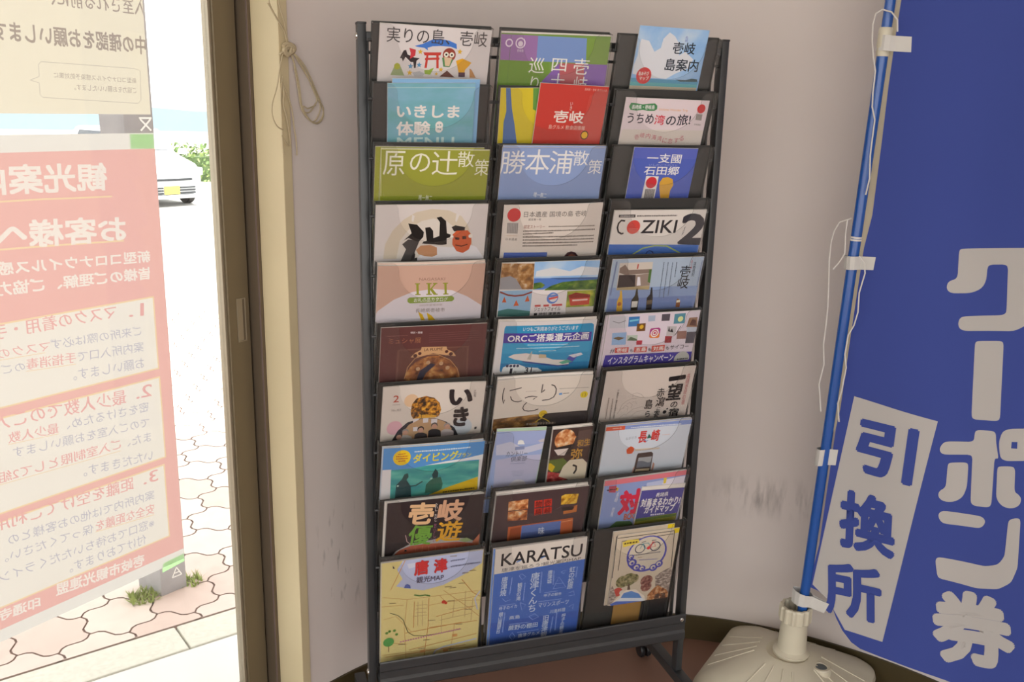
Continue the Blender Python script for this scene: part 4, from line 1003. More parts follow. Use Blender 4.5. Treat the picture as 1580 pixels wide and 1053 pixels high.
 ('L','#332e2c',2.2,[70.6,59.5,64.7,66.0,62.9,73.2,66.8,79.0,76.1,81.9,88.9,81.4,98.3,78.4]),
 ('L','#332e2c',2.2,[100.2,17.5,99.8,28.5,99.8,38.4,102.6,35.6,106.6,31.1]),
 ('L','#332e2c',2.2,[119.5,20.0,126.7,22.9,131.6,30.8,132.1,41.4,128.5,50.8,119.1,56.2,103.7,57.5]),
 ('C','#ccb828',196.0,48.2,8.3),
 ('T','#7a6a20','13',196.2,48.4,8.2,8.0,0.036,0),
 ('G','#8a847c',138.7,30.7,203.8,30.8,2.5),
 ('P','#5a86b8',[139.3,41.9,146.3,41.2,146.5,46.1,139.9,46.5]),
 ('G','#5a5652',148.3,43.2,161.2,42.6,3.1),
 ('G','#b0a8a0',64.5,32.5,88.8,33.1,3.0),
 ('P','rice',[1.0,94.3,213.2,88.3,221.3,155.3,-0.1,134.9]),
 ('P','#2a2426',[100.6,91.6,213.2,88.3,221.3,155.3,102.1,144.3]),
 ('C','#c4a828',110.3,91.8,9.5),
 ('T','#7a5a18','日本',110.3,91.9,9.3,6.9,-0.017,0),
 ('L','#b89c30',2.2,[95.6,111.6,102.4,105.1,110.2,101.7,119.2,106.5,127.8,112.6]),
 ('G','#8a7c70',76.2,114.3,141.4,116.2,8.3)]),
(6,2,2,'#beb4ac','leaflet','cream leaflet with black brush calligraphy columns in the right column',10.8,10.5,209.8,296.7,0.0005,5.5,0,[],'#cfcac4',[
 ('L','#a0968e',1.2,[45.3,100.3,49.3,86.4,58.8,77.8,69.5,72.4,81.3,73.5]),
 ('L','#a0968e',1.2,[71.6,67.9,70.7,60.0,80.1,58.6,91.1,63.3,98.6,71.8]),
 ('L','#a0968e',1.2,[53.0,94.7,57.8,88.8,64.3,92.5,64.5,102.1]),
 ('L','#a0968e',1.2,[60.2,85.8,66.7,81.7,73.8,88.6,72.3,96.4]),
 ('L','#a0968e',1.2,[72.7,82.2,80.1,79.7,83.9,87.9]),
 ('L','#a0968e',1.2,[41.0,109.5,47.7,97.4,56.0,94.9]),
 ('L','#a0968e',1.2,[64.7,111.7,77.3,100.1,97.1,95.5,112.7,100.1]),
 ('L','#a0968e',1.2,[74.8,119.1,87.5,107.4,104.9,105.8]),
 ('L','#a0968e',1.2,[48.6,119.8,58.8,111.1,65.3,115.0]),
 ('T','#1a181a','一',170.0,27.9,40.4,11.6,-0.084,0.05),
 ('T','#1a181a','望',170.7,63.1,36.6,43.5,0.015,0.03),
 ('T','#1a181a','の',175.8,96.5,17.3,15.1,0.015,0.02),
 ('T','#1a181a','宿',178.6,116.5,24.9,20.5,0.015,0.03),
 ('C','#1a181a',161.1,106.1,2.2),
 ('T','#1a181a','赤',136.7,61.5,18.4,22.4,0.016,0.01),
 ('T','#1a181a','瀉',140.3,85.9,21.0,25.2,0.027,0.01),
 ('T','#1a181a','に',139.7,104.2,8.9,8.6,-0.054,0.01),
 ('T','#1a181a','寄',137.0,117.8,13.8,19.2,-0.0,0.01),
 ('T','#1a181a','島',113.2,89.9,18.4,25.2,0.02,0.01),
 ('T','#1a181a','ら',114.9,114.8,11.9,15.2,-0.015,0.01),
 ('C','#1a181a',155.7,113.7,4.6),
 ('T','#b07070','長\n崎\n壱\n岐\nの\n宿',196.4,58.3,8.6,79.5,-0.012,0),
 ('T','#4a4440','一\n望\n千\n里\nを\n望\nむ\n宿',33.9,83.3,4.4,73.4,-0.003,0),
 ('G','#8a8078',14.8,64.6,15.2,119.8,4.5),
 ('G','#8a8078',24.2,67.5,25.5,120.8,4.5)]),
(7,0,3,'#5088c2','leaflet','blue diving leaflet with two divers under water and yellow wedge',11.4,15.6,220.3,311.5,0.0194,5.5,2,[[-2, -1.5, 'pale edge of a twin diving leaflet behind', '#a4b8d0']],'#cfcac4',[
 ('P','#c8c6c8',[-1.6,53.1,19.5,53.1,21.8,136.2,0.0,133.6]),
 ('P','#c8c6c8',[212.3,47.3,220.7,34.0,228.7,160.3,217.6,159.0]),
 ('P','water',[18.9,54.6,66.1,53.2,121.8,45.7,212.3,47.3,219.0,159.2,21.0,136.1]),
 ('P','#d0d4d8',[91.2,48.9,137.0,42.2,178.5,39.4,222.6,32.7,223.6,46.2,189.6,45.1,137.5,47.2]),
 ('C','#d4b428',40.3,25.3,18.8),
 ('G','#b0502c',31.8,16.4,47.7,15.5,3.9),
 ('G','#b0502c',27.6,21.7,52.6,21.6,3.9),
 ('G','#b0502c',28.0,27.5,53.0,27.4,4.0),
 ('G','#b0502c',32.9,33.7,48.8,32.8,4.0),
 ('T','#c8c044','ダイビング',113.7,28.9,98.6,22.2,-0.005,0.03),
 ('T','#c8c044','プラン',176.4,29.9,31.6,11.2,-0.004,0.02),
 ('G','#c0d0e0',66.2,12.0,190.1,12.0,4.9),
 ('P','#1e3c40',[31.3,137.3,32.0,93.1,42.5,80.2,52.7,79.7,64.1,98.1,68.4,141.6]),
 ('P','#244a48',[42.6,81.7,48.0,66.8,55.5,64.4,57.9,74.0,51.7,84.3]),
 ('L','#1e3c40',3.1,[61.5,97.9,74.4,97.7,89.1,88.2]),
 ('C','#9ab8b0',35.9,95.1,2.3),
 ('P','#2a5a4a',[96.6,119.2,97.5,97.0,104.6,88.3,114.4,81.5,128.7,80.7,134.6,97.8,133.9,110.5,117.7,121.5,104.4,118.4]),
 ('P','#1e3c40',[108.6,73.0,115.1,58.1,122.4,68.2,122.2,80.7,112.0,82.8]),
 ('C','#8ab0a4',108.0,82.4,2.4),
 ('P','#c8a81e',[87.6,137.4,107.4,123.6,150.7,107.5,214.2,89.6,217.5,152.4]),
 ('G','#4a4218',136.6,120.4,209.2,118.1,5.9),
 ('G','#4a4218',128.8,127.6,210.1,127.0,3.9)]),
(7,1,2,'#8c9ec6','leaflet','pale blue narrow leaflet with white castle, left half of its pocket',7.4,-0.2,108.7,210.0,0.0654,5.5,0,[[1, -5, 'green topped sheet edge behind the pale blue narrow leaflet', '#a0bca4']],'#cfcac4',[
 ('P','#94a2ca',[0.0,0.0,108.7,0.0,112.6,32.2,3.9,33.8]),
 ('P','#b4b8cc',[3.9,33.8,34.3,25.8,64.4,42.7,114.3,29.1,115.6,44.9,67.2,58.5,7.4,58.8]),
 ('P','#a8aac4',[8.9,71.4,67.8,61.7,117.6,60.9,122.7,162.2,16.2,155.2]),
 ('P','#b8b4bc',[94.2,25.2,109.7,19.6,112.0,29.0,100.6,30.1]),
 ('P','#d4d8dc',[50.5,33.3,50.8,24.0,55.8,22.1,61.6,23.9,66.6,33.4]),
 ('P','#7c86a8',[46.9,39.4,66.9,38.1,68.3,46.0,47.5,47.5]),
 ('T','#3e4658','カントリー',53.5,56.7,46.8,12.7,-0.0,0),
 ('T','#3e4658','倶楽部',59.8,70.3,35.6,13.5,-0.031,0),
 ('G','#7880a0',42.5,81.9,75.5,81.7,2.6),
 ('G','#8a90ac',48.8,102.7,76.4,102.0,2.0),
 ('G','#8a90ac',50.3,106.6,76.0,105.8,2.0),
 ('G','#8a90ac',51.8,110.6,75.5,109.7,2.0),
 ('G','#8a90ac',53.4,114.6,75.1,113.5,2.0),
 ('C','#bcbac0',68.6,144.8,20.5)]),
(7,1,3,'#40302e','leaflet','dark food leaflet with bowl of sliced fish and gold lettering',130.9,6.9,101.4,210.0,-0.0135,5.5,0,[[0, -4, 'white page edges above the dark food leaflet']],'#cfcac4',[
 ('P','#5a4844',[66.3,10.2,101.1,7.9,100.3,52.5,69.4,55.2]),
 ('C','food',33.8,28.5,26.3),
 ('P','#d0a878',[8.2,34.9,16.4,10.6,43.6,7.5,62.5,24.0,48.5,46.2,27.0,53.1]),
 ('P','food',[8.2,34.9,16.4,10.6,43.6,7.5,62.5,24.0,49.0,49.4,27.0,53.1]),
 ('P','#2a2424',[9.7,47.8,62.0,41.4,51.5,69.1,23.3,68.8]),
 ('P','#c4bab4',[8.9,52.5,46.5,52.4,37.6,70.6,20.4,67.7]),
 ('T','#b88c3a','和生',84.3,41.6,34.3,18.4,-0.066,0.02),
 ('T','#b88c3a','弥',69.9,69.2,30.0,27.8,-0.025,0.02),
 ('P','#5a6a30',[-3.3,79.9,35.5,76.8,51.5,91.9,28.5,111.9,6.0,112.1]),
 ('P','#c4a81e',[-4.0,86.3,6.0,87.6,17.7,97.3,11.5,111.2,-3.8,100.3]),
 ('P','berries',[-5.3,117.2,-2.9,108.3,17.3,113.0,40.9,120.2,54.2,135.3,51.3,158.5,-3.8,150.6]),
 ('P','#c8bea8',[30.1,125.3,38.4,100.0,53.4,84.0,87.6,84.1,100.8,96.7,104.7,145.7,79.4,152.3,54.2,135.3]),
 ('L','#2a2624',5.0,[63.7,98.4,73.5,103.0,74.2,113.1,69.1,122.3])]),
(7,2,3,'#c0c8d2','magazine','pale blue magazine with red title and hand holding a smartphone',16.1,13.2,219.6,310.5,-0.0082,5.5,0,[[1, -2, 'blue edge of a twin pale blue magazine behind', '#8a98c4']],'#cfcac4',[
 ('P','#7c8ec0',[44.5,0.7,220.7,1.1,221.8,13.3,47.8,10.3]),
 ('P','#c4563e',[-1.4,-0.2,47.4,1.0,47.9,11.0,-0.4,10.1]),
 ('G','#c8d0e0',62.9,6.8,193.9,10.3,4.6),
 ('G','#e0b0a0',16.5,5.0,39.5,5.6,3.3),
 ('T','#bc3a34','長',98.2,35.3,22.7,32.0,-0.002,0.03),
 ('T','#bc3a34','崎',131.0,34.0,20.9,30.8,0.003,0.03),
 ('P','#2f5e50',[109.3,40.2,112.9,27.9,121.6,39.3]),
 ('L','#6a90b8',2.1,[100.3,44.7,104.4,42.9,109.7,47.8,113.8,45.6]),
 ('T','#7a848c','ながさき',68.1,34.4,27.0,7.3,-0.043,0),
 ('G','#d0a090',147.6,34.7,168.6,34.7,2.0),
 ('C','#c8542e',71.8,67.7,9.7),
 ('S','#c8542e',71.8,67.7,12.2),
 ('P','#c4b8a8',[83.3,65.8,147.9,67.8,148.7,72.2,84.2,71.2]),
 ('P','#4a3c38',[92.2,82.8,94.3,78.1,128.7,77.9,134.1,82.9,135.9,130.5,134.5,142.4,89.5,136.5]),
 ('P','#a0a4a8',[97.4,90.8,132.5,90.4,132.6,119.2,96.8,118.0]),
 ('P','#6a6e78',[96.7,100.1,108.6,99.9,125.0,107.0,132.1,104.5,132.6,119.2,97.4,117.8]),
 ('P','#b08474',[138.6,107.0,143.6,112.7,143.4,128.1,137.5,134.2]),
 ('P','#c09a8c',[88.0,115.9,91.7,114.7,89.5,136.5,86.4,136.1]),
 ('P','#c8b89c',[96.0,122.0,132.5,123.3,132.2,130.1,94.1,128.6])]),
(8,0,6,'#2e2628','booklet','dark booklet with gold and green characters over red fish on plate',16.9,9.6,210.0,296.9,0.0087,5.5,0,[[-4, 1, 'pale page edges of a twin dark fish booklet at left']],'#cfcac4',[
 ('P','#a4a09e',[8.7,151.5,25.3,128.6,56.0,113.0,131.4,106.4,185.3,116.8,211.9,136.2,220.9,185.1]),
 ('P','#b05c44',[20.0,140.5,33.1,127.2,56.3,119.1,84.1,118.7,124.4,120.6,161.1,122.5,194.8,131.1,214.8,144.5,215.6,173.6,115.2,160.5,54.6,158.8]),
 ('L','#c07a5c',1.2,[68.4,122.4,67.6,142.8]),
 ('L','#c07a5c',1.2,[82.8,123.6,82.2,145.0]),
 ('L','#c07a5c',1.2,[97.3,124.8,96.8,147.3]),
 ('L','#c07a5c',1.2,[111.9,125.9,111.5,149.5]),
 ('L','#c07a5c',1.2,[126.5,127.1,126.3,151.8]),
 ('L','#c07a5c',1.3,[141.2,128.3,141.2,154.1]),
 ('L','#c07a5c',1.3,[156.0,129.4,156.2,156.5]),
 ('L','#c07a5c',1.3,[170.9,130.6,171.2,158.8]),
 ('L','#c07a5c',1.3,[185.8,131.8,186.4,161.1]),
 ('C','#2a2424',45.9,130.7,2.8),
 ('P','#b06c50',[194.6,128.5,209.1,107.4,220.1,101.3,222.6,150.9,204.5,145.6]),
 ('P','#8a9a6a',[160.8,118.3,180.9,113.6,194.1,123.2,177.9,126.0]),
 ('L','#c0a0a0',1.6,[43.6,88.6,47.7,106.7,60.2,117.7]),
 ('T','#cca880','壱',74.9,35.3,55.1,57.5,0.08,0.035),
 ('T','#bc9478','岐',138.7,34.9,56.3,56.5,0.079,0.035),
 ('T','#6ca03c','優',75.8,92.2,51.9,53.1,0.086,0.024),
 ('T','#d09c2c','遊',139.9,89.9,55.4,55.6,0.087,0.024),
 ('T','#d8d0cc','う\nれ\nし\n \nた\nの\nし',106.2,36.2,6.8,48.2,-0.039,0),
 ('T','#a06080','お\nい\nし\nい',107.5,90.4,6.1,50.4,-0.016,0)]),
(8,1,5,'#48383a','booklet','dark brown booklet with food photos and red square characters',10.9,21.1,221.5,313.1,0.0013,5.5,0,[[0, -4, 'white page edges on top of the dark brown food booklet']],'#cfcac4',[
 ('P','food',[30.4,19.9,76.7,17.6,78.6,44.7,31.7,44.6]),
 ('P','food',[31.9,46.8,77.9,46.8,79.8,74.8,33.2,71.9]),
 ('P','#b8382c',[92.4,25.0,133.9,24.1,138.2,63.9,96.4,65.7]),
 ('P','#48383a',[111.2,24.3,113.9,24.2,118.3,65.5,115.5,65.6]),
 ('P','#48383a',[94.7,43.7,136.4,43.4,136.8,46.2,95.1,47.0]),
 ('T','#5c2420','物',103.1,35.1,15.4,17.6,-0.004,0.02),
 ('T','#5c2420','壱',124.7,34.3,15.5,17.6,-0.005,0.02),
 ('T','#5c2420','語',105.3,56.5,15.4,17.8,-0.001,0.02),
 ('T','#5c2420','岐',127.5,55.3,15.5,17.8,-0.001,0.02),
 ('P','food2',[156.1,20.1,164.7,15.8,198.3,18.6,196.6,44.5,158.5,43.7]),
 ('P','#b06a38',[165.8,56.8,199.6,49.3,200.1,68.2,167.9,71.4]),
 ('P','#2c2424',[160.4,50.5,193.1,52.3,189.7,61.2,164.3,62.1]),
 ('P','#b05c34',[36.8,88.8,193.9,84.0,200.1,146.1,37.7,132.3]),
 ('P','#8a4426',[42.7,94.1,67.3,92.2,70.7,134.6,42.3,133.0]),
 ('P','#5c70a8',[69.3,89.8,164.7,88.7,168.1,141.2,70.7,134.6]),
 ('P','#46588c',[72.5,109.7,166.6,112.5,168.1,141.2,70.7,134.6]),
 ('T','#c8ccd8','味',119.3,110.5,14.7,21.9,-0.08,0.01),
 ('L','#d8a070',1.4,[166.2,92.8,193.8,89.6])]),
(8,2,5,'#8090bc','guidebook','pink topped guidebook with red character behind the purple map',21.8,17.4,205.8,291.0,-0.0332,10,0,[],'#cfcac4',[
 ('P','#c8707a',[-1.0,-0.2,205.8,-0.0,207.2,13.6,-2.3,13.9]),
 ('P','#a8b0cc',[106.8,21.3,207.6,16.1,210.0,59.6,106.6,54.9]),
 ('P','#c8c4d0',[148.9,19.0,203.1,15.4,203.2,36.8,146.5,36.9]),
 ('P','#c4b048',[148.1,14.0,156.1,14.0,156.0,29.2,149.7,30.1]),
 ('S','#c8a030',31.8,27.3,7.5),
 ('P','#a84858',[12.3,16.3,30.4,16.8,30.4,36.1,13.5,33.3]),
 ('G','#3c3030',8.5,26.4,34.2,25.9,5.6),
 ('P','#4c6c3e',[-3.9,135.2,27.7,134.7,44.3,120.0,79.7,125.1,95.9,144.0,97.5,173.3,-4.2,154.2]),
 ('T','#c03048','対',71.1,68.6,55.9,70.9,-0.006,0.05),
 ('T','#b8603c','BOOK',83.0,110.5,42.8,18.1,0.001,0.03),
 ('T','#d8d4d8','長\n崎\n \n対\n馬',32.9,70.3,7.6,66.8,0.118,0),
 ('L','#4a5a9c',1.6,[95.2,31.6,102.6,28.5,113.9,32.8])]),
(8,2,2,'#4e4a8a','map_leaflet','small purple map leaflet with white lettering in the right column',112.5,51.5,128.5,140.0,0.0395,5,0,[[2, -8, 'white sheets standing up behind the small purple map leaflet']],'#cfcac4',[
 ('P','#8c8c34',[3.4,80.1,125.8,72.6,132.5,121.3,1.1,106.9]),
 ('P','#5a6c34',[4.5,80.2,126.2,73.9,127.0,81.6,5.2,88.4]),
 ('L','#c8c4cc',2.2,[0.3,1.2,2.6,96.3]),
 ('T','#d8d4e0','長崎県',65.7,15.4,36.9,12.6,-0.023,0.02),
 ('T','#d8d4e0','対馬まるわかり!',67.2,35.5,117.4,24.0,0.001,0.04),
 ('T','#d8d4e0','ガイドマップ',69.1,55.6,90.1,21.8,-0.011,0.04),
 ('G','#c8c4d8',46.1,71.4,87.9,70.7,6.6)]),
(9,0,3,'#cabd80','map','pale yellow town map with red title in the bottom left pocket',4.0,15.7,221.6,313.3,-0.0086,5.5,0,[[-1, 1, 'pale edge of a second town map behind', '#d0c8a0']],'#cfcac4',[
 ('P','#a2aac6',[46.9,-2.6,220.8,0.4,219.4,33.5,183.6,55.8,135.6,76.9,91.6,83.7,59.5,74.1,31.7,63.4,45.1,46.5,33.0,20.6]),
 ('P','#b8bccc',[54.2,9.9,89.4,8.7,77.9,18.6,58.4,22.5]),
 ('C','#8a94b4',173.7,20.2,1.2),
 ('L','#b89860',1.6,[4.7,87.5,56.1,101.8,120.4,103.7,215.1,105.9]),
 ('L','#b4824a',1.6,[20.1,70.9,50.1,-0.2]),
 ('L','#b89860',1.6,[56.1,101.8,51.6,175.8,57.6,270.0]),
 ('L','#b4824a',1.7,[104.3,105.7,104.6,181.2,97.0,273.2]),
 ('L','#b89860',1.6,[5.3,146.6,33.0,142.0,66.0,188.8]),
 ('L','#b4824a',1.7,[122.3,159.2,213.1,145.9]),
 ('L','#b89860',1.7,[128.6,105.2,141.5,122.5,220.7,132.1]),
 ('L','#b4824a',1.7,[106.8,186.7,217.5,187.8]),
 ('L','#b89860',1.6,[2.2,242.5,96.2,246.7,219.3,261.9]),
 ('L','#b4824a',1.7,[53.9,191.5,181.5,186.0]),
 ('L','#b89860',1.7,[136.2,91.7,187.7,141.2,223.3,178.6]),
 ('L','#b4824a',1.6,[72.2,109.7,71.9,179.8]),
 ('L','#b89860',1.7,[104.9,125.7,211.7,120.3]),
 ('L','#b4824a',1.7,[176.0,69.2,202.8,108.6,220.2,121.9]),
 ('L','#b89860',1.7,[164.8,187.9,159.0,249.3,155.6,269.8]),
 ('L','#b4824a',1.7,[63.1,239.8,217.3,224.4]),
 ('L','#b89860',1.6,[5.9,207.2,58.6,223.3]),
 ('L','#b4824a',1.7,[10.4,249.4,193.1,251.1]),
 ('L','#b89860',1.6,[1.0,111.2,48.4,115.2]),
 ('L','#ac9468',1.2,[76.5,120.4,100.8,123.0,101.0,132.5,75.9,130.3]),
 ('L','#ac9468',1.2,[75.0,140.1,99.3,142.7]),
 ('L','#ac9468',1.2,[80.3,111.2,81.2,176.6]),
 ('L','#ac9468',1.2,[90.3,110.6,91.0,178.5]),
 ('L','#ac9468',1.2,[69.2,149.0,101.6,151.2]),
 ('L','#ac9468',1.3,[128.9,170.6,205.7,165.0]),
 ('L','#ac9468',1.3,[134.5,156.5,134.4,207.7]),
 ('L','#ac9468',1.3,[150.5,144.3,213.1,145.9]),
 ('L','#ac9468',1.3,[185.8,100.6,187.1,171.7]),
 ('L','#ac9468',1.3,[161.7,116.2,159.7,166.4]),
 ('L','#ac9468',1.3,[203.5,123.9,202.5,184.9]),
 ('L','#70704c',2.0,[18.9,130.4,36.9,140.3,48.4,154.0,53.5,171.1,60.0,190.2,72.4,201.4,95.1,206.5,136.4,207.1,180.2,203.9]),
 ('C','#b4788c',44.2,213.1,2.1),
 ('C','#b4788c',49.9,212.7,2.1),
 ('C','#b4788c',55.6,212.2,2.1),
 ('C','#b4788c',61.2,211.8,2.1),
 ('C','#b4788c',66.9,211.4,2.1),
 ('C','#b4788c',72.6,210.9,2.1),
 ('C','#b4788c',78.4,210.5,2.1),
 ('C','#b4788c',84.1,210.1,2.1),
 ('C','#b4788c',89.8,209.6,2.1),
 ('C','#b4788c',95.5,209.2,2.1),
 ('C','#b4788c',101.3,208.8,2.1),
 ('C','#b4788c',107.0,208.3,2.1),
 ('C','#b4788c',112.8,207.9,2.1),
 ('C','#b4788c',118.6,207.5,2.1),
 ('C','#b4788c',124.4,207.0,2.1),
 ('C','#b4788c',130.2,206.6,2.1),
 ('C','#b4788c',136.0,206.1,2.1),
 ('C','#b4788c',141.8,205.7,2.1),
 ('C','#b4788c',147.6,205.3,2.1),
 ('C','#b4788c',153.4,204.8,2.1),
 ('C','#b4788c',159.3,204.4,2.2),
 ('C','#b4788c',165.1,203.9,2.2),
 ('C','#b4788c',171.0,203.5,2.2),
 ('C','#b4788c',176.8,203.1,2.2),
 ('L','#a8aec6',3.0,[113.7,274.2,123.4,252.4,142.0,245.8,192.5,240.4,218.0,237.7]),
 ('L','#a8aec6',2.6,[219.3,106.6,207.8,124.6,215.8,156.6]),
 ('C','#4c9048',17.1,208.5,11.9),
 ('L','#7a5a3c',1.6,[17.3,219.8,17.5,235.3]),
 ('C','#5c8a3c',12.8,183.2,3.3),
 ('C','#5c8a3c',18.8,179.4,3.3),
 ('C','#5c8a3c',29.6,179.0,3.3),
 ('C','#5c8a3c',34.5,190.2,3.3),
 ('C','#bc4430',137.3,121.7,4.6),
 ('C','#bc4430',142.4,125.7,3.4),
 ('L','#5a7c3c',3.3,[71.0,91.3,83.9,96.1,95.9,95.8,106.5,100.2]),
 ('P','#4a5a9c',[48.3,69.7,51.3,62.0,56.0,60.9,61.2,64.7,63.4,72.4]),
 ('G','#7a6a50',138.7,82.3,153.4,83.4,3.0),
 ('G','#7a6a50',149.0,86.6,163.8,87.7,3.0),
 ('G','#7a6a50',17.4,104.5,31.6,105.7,2.9),
 ('G','#7a6a50',146.3,120.9,161.2,122.1,3.0),
 ('G','#7a6a50',187.0,151.2,202.1,152.5,3.1),
 ('G','#7a6a50',104.9,166.0,119.7,167.3,3.1),
 ('G','#7a6a50',167.8,188.5,182.9,189.9,3.1),
 ('G','#7a6a50',39.1,219.2,53.7,220.7,3.1),
 ('G','#7a6a50',94.1,217.6,109.0,219.1,3.1),
 ('G','#7a6a50',169.1,77.8,183.9,78.9,3.0),
 ('G','#7a6a50',176.1,52.0,190.8,53.1,3.0),
 ('G','#7a6a50',192.2,48.4,207.1,49.5,3.0),
 ('G','#7a6a50',147.6,3.9,162.1,4.8,2.9),
 ('G','#7a6a50',84.4,239.0,99.3,240.6,3.1),
 ('G','#7a6a50',151.6,253.1,166.9,254.7,3.2),
 ('P','#c49058',[88.3,244.5,99.9,244.9,100.1,251.7,88.5,251.4]),
 ('P','#c49058',[140.6,252.9,152.4,253.2,152.7,260.2,140.9,259.8]),
 ('P','#c49058',[181.7,272.1,193.7,272.5,194.0,279.6,182.0,279.2]),
 ('P','#c49058',[160.1,214.9,171.9,215.2,172.2,222.1,160.4,221.8]),
 ('T','#ac3434','唐',85.1,22.7,31.6,38.3,-0.014,0.04),
 ('T','#ac3434','津',126.6,23.9,30.0,36.7,-0.026,0.04),
 ('T','#50485a','観光MAP',104.8,53.9,60.0,16.5,0.028,0.01),
 ('G','#6a7088',148.5,16.0,179.6,15.3,4.3),
 ('G','#6a7088',149.1,30.5,215.0,29.4,4.9),
 ('P','#3c3c40',[23.1,7.1,27.9,15.0,24.0,15.3])]),
(9,1,4,'#3e64b0','map','blue town map with white header and large black capital letters',11.1,17.1,214.0,302.6,-0.0082,5.5,0,[[-4, 2, 'edge of a twin blue town map at the left behind', '#6a8ac8']],'#cfcac4',[
 ('P','#c6c0b8',[-1.5,-10.5,214.6,-3.1,214.7,58.8,0.5,65.7]),
 ('P','#3456a4',[-4.5,199.4,212.6,201.6,214.2,289.0,-2.1,279.1]),
 ('T','#2a282a','KARATSU',109.5,31.1,190.5,33.1,0.009,0.012),
 ('P','#3e70b4',[49.9,39.8,60.4,35.7,60.6,38.4,50.1,42.4]),
 ('P','#3e70b4',[106.1,38.4,115.9,35.3,116.0,37.4,106.3,41.1]),
 ('T','#4a4648','唐津を巡ろう!観光案内MAP',110.2,56.1,186.5,10.3,-0.014,0),
 ('T','#b4c2de','唐\n津\n焼',25.3,101.6,14.9,52.4,0.037,0.015),
 ('T','#b4c2de','唐\n津\nく\nん\nち',97.2,130.1,21.1,108.4,0.009,0.015),
 ('T','#b4c2de','観\n音\nの\n滝',62.0,122.2,11.3,48.7,0.03,0.015),
 ('T','#b4c2de','唐\n津\n城',132.8,93.8,11.5,36.9,-0.001,0.015),
 ('T','#b4c2de','虹\nの\n松\n原',185.4,105.2,14.7,61.1,0.024,0.015),
 ('T','#b4c2de','旧\n唐\n津\n銀\n行',132.4,239.4,15.9,77.1,0.031,0.015),
 ('T','#b4c2de','鏡\n山\n展\n望\n台',21.3,201.2,10.5,59.7,0.075,0.015),
 ('T','#b4c2de','呼\n子\nの\n朝\n市',175.9,232.9,10.1,58.8,0.053,0.015),
 ('T','#b4c2de','呼子のイカ',38.5,161.0,42.2,10.1,-0.022,0.01),
 ('T','#b4c2de','マリンスポーツ',148.6,169.3,74.4,13.6,0.034,0.01),
 ('T','#b4c2de','川島料理',160.5,191.8,37.4,10.4,0.007,0.01),
 ('T','#b4c2de','蕨野の棚田',78.5,221.3,71.2,14.3,0.038,0.01),
 ('T','#b4c2de','唐津グルメ',94.5,246.7,52.7,11.7,0.005,0.01),
 ('T','#b4c2de','呼子の朝市',143.7,143.6,42.7,9.0,0.038,0.01),
 ('T','#b4c2de','高島',56.0,191.0,25.6,10.2,0.017,0.01),
 ('G','#7c98d0',42.3,79.8,39.6,125.1,4.3),
 ('G','#7c98d0',112.0,75.6,112.2,132.7,4.4),
 ('G','#7c98d0',140.9,77.9,142.6,116.2,4.4),
 ('G','#7c98d0',74.3,98.8,73.4,147.7,4.4),
 ('G','#7c98d0',197.1,75.4,196.2,103.6,4.4),
 ('G','#7c98d0',31.9,173.1,29.5,228.6,4.5),
 ('G','#7c98d0',150.3,206.9,147.2,252.1,4.6),
 ('G','#7c98d0',159.0,197.2,159.0,248.7,4.6),
 ('G','#7c98d0',17.7,152.8,54.4,152.4,3.3),
 ('G','#7c98d0',110.5,157.3,167.4,159.4,3.4),
 ('G','#7c98d0',44.5,209.0,91.4,211.4,3.4),
 ('G','#7c98d0',65.0,235.7,117.2,237.5,3.5),
 ('G','#7c98d0',122.6,134.6,155.6,135.0,3.4),
 ('L','#7c98d0',1.5,[143.1,127.3,154.3,96.4,173.8,127.2,143.1,127.3]),
 ('L','#7c98d0',1.5,[146.6,114.2,167.9,115.1]),
 ('L','#7c98d0',1.4,[58.0,77.2,64.5,72.9,74.4,82.7,65.8,89.2,58.0,77.2]),
 ('L','#7c98d0',1.4,[23.3,133.0,30.7,142.6,41.9,139.2]),
 ('L','#7c98d0',1.4,[65.9,151.8,72.2,175.2,80.4,160.0,65.9,151.8]),
 ('L','#7c98d0',1.5,[90.1,195.3,103.8,189.5,114.1,199.9,100.4,205.8,90.1,195.3]),
 ('L','#7c98d0',1.5,[46.8,243.4,53.2,233.3,61.1,246.3,54.7,255.3,46.8,243.4]),
 ('L','#7c98d0',1.4,[157.8,83.4,169.2,79.9,165.5,90.1,157.8,83.4]),
 ('L','#7c98d0',1.5,[182.7,145.4,194.4,141.9,198.0,153.7,183.6,153.9]),
 ('L','#7c98d0',1.5,[186.7,185.4,198.1,179.1,197.1,193.0]),
 ('L','#7c98d0',1.5,[182.7,268.0,197.2,266.8]),
 ('C','#d4d0cc',108.1,272.0,9.9),
 ('C','#b87a6a',108.2,273.2,3.5)]),
(9,2,2,'#b4a896','leaflet','cream leaflet edge with yellow tape at top left behind the bicycle leaflet',47.1,14.2,151.6,205.0,-0.0145,10,0,[],'#b8b0a4',[
 ('P','#d4bc1e',[134.1,-0.9,151.4,-1.2,151.0,10.6,134.7,11.0]),
 ('L','#2c282a',2.8,[12.2,120.0,9.6,14.9,147.4,16.0])]),
(9,2,2,'#bcb09c','leaflet','cream leaflet with bicycle and navy wave ring in the bottom right pocket',57.9,22.2,152.5,196.0,0.0031,6,0,[],'#cfcac4',[
 ('P','#d4bc1e',[137.1,-0.3,152.4,-0.6,152.5,13.1,141.7,13.9]),
 ('L','#2c282a',2.2,[0.8,117.4,-1.0,8.0,140.5,6.6,150.0,132.1]),
 ('L','#2c282a',1.7,[13.3,98.1,11.9,17.5,139.1,14.8]),
 ('C','#46489a',79.2,61.2,49.9),
 ('C','#bcb4a4',79.1,59.9,45.3),
 ('C','#46489a',46.0,82.1,11.2),
 ('C','#bcb4a4',44.8,81.3,6.7),
 ('C','#46489a',46.1,82.7,3.6),
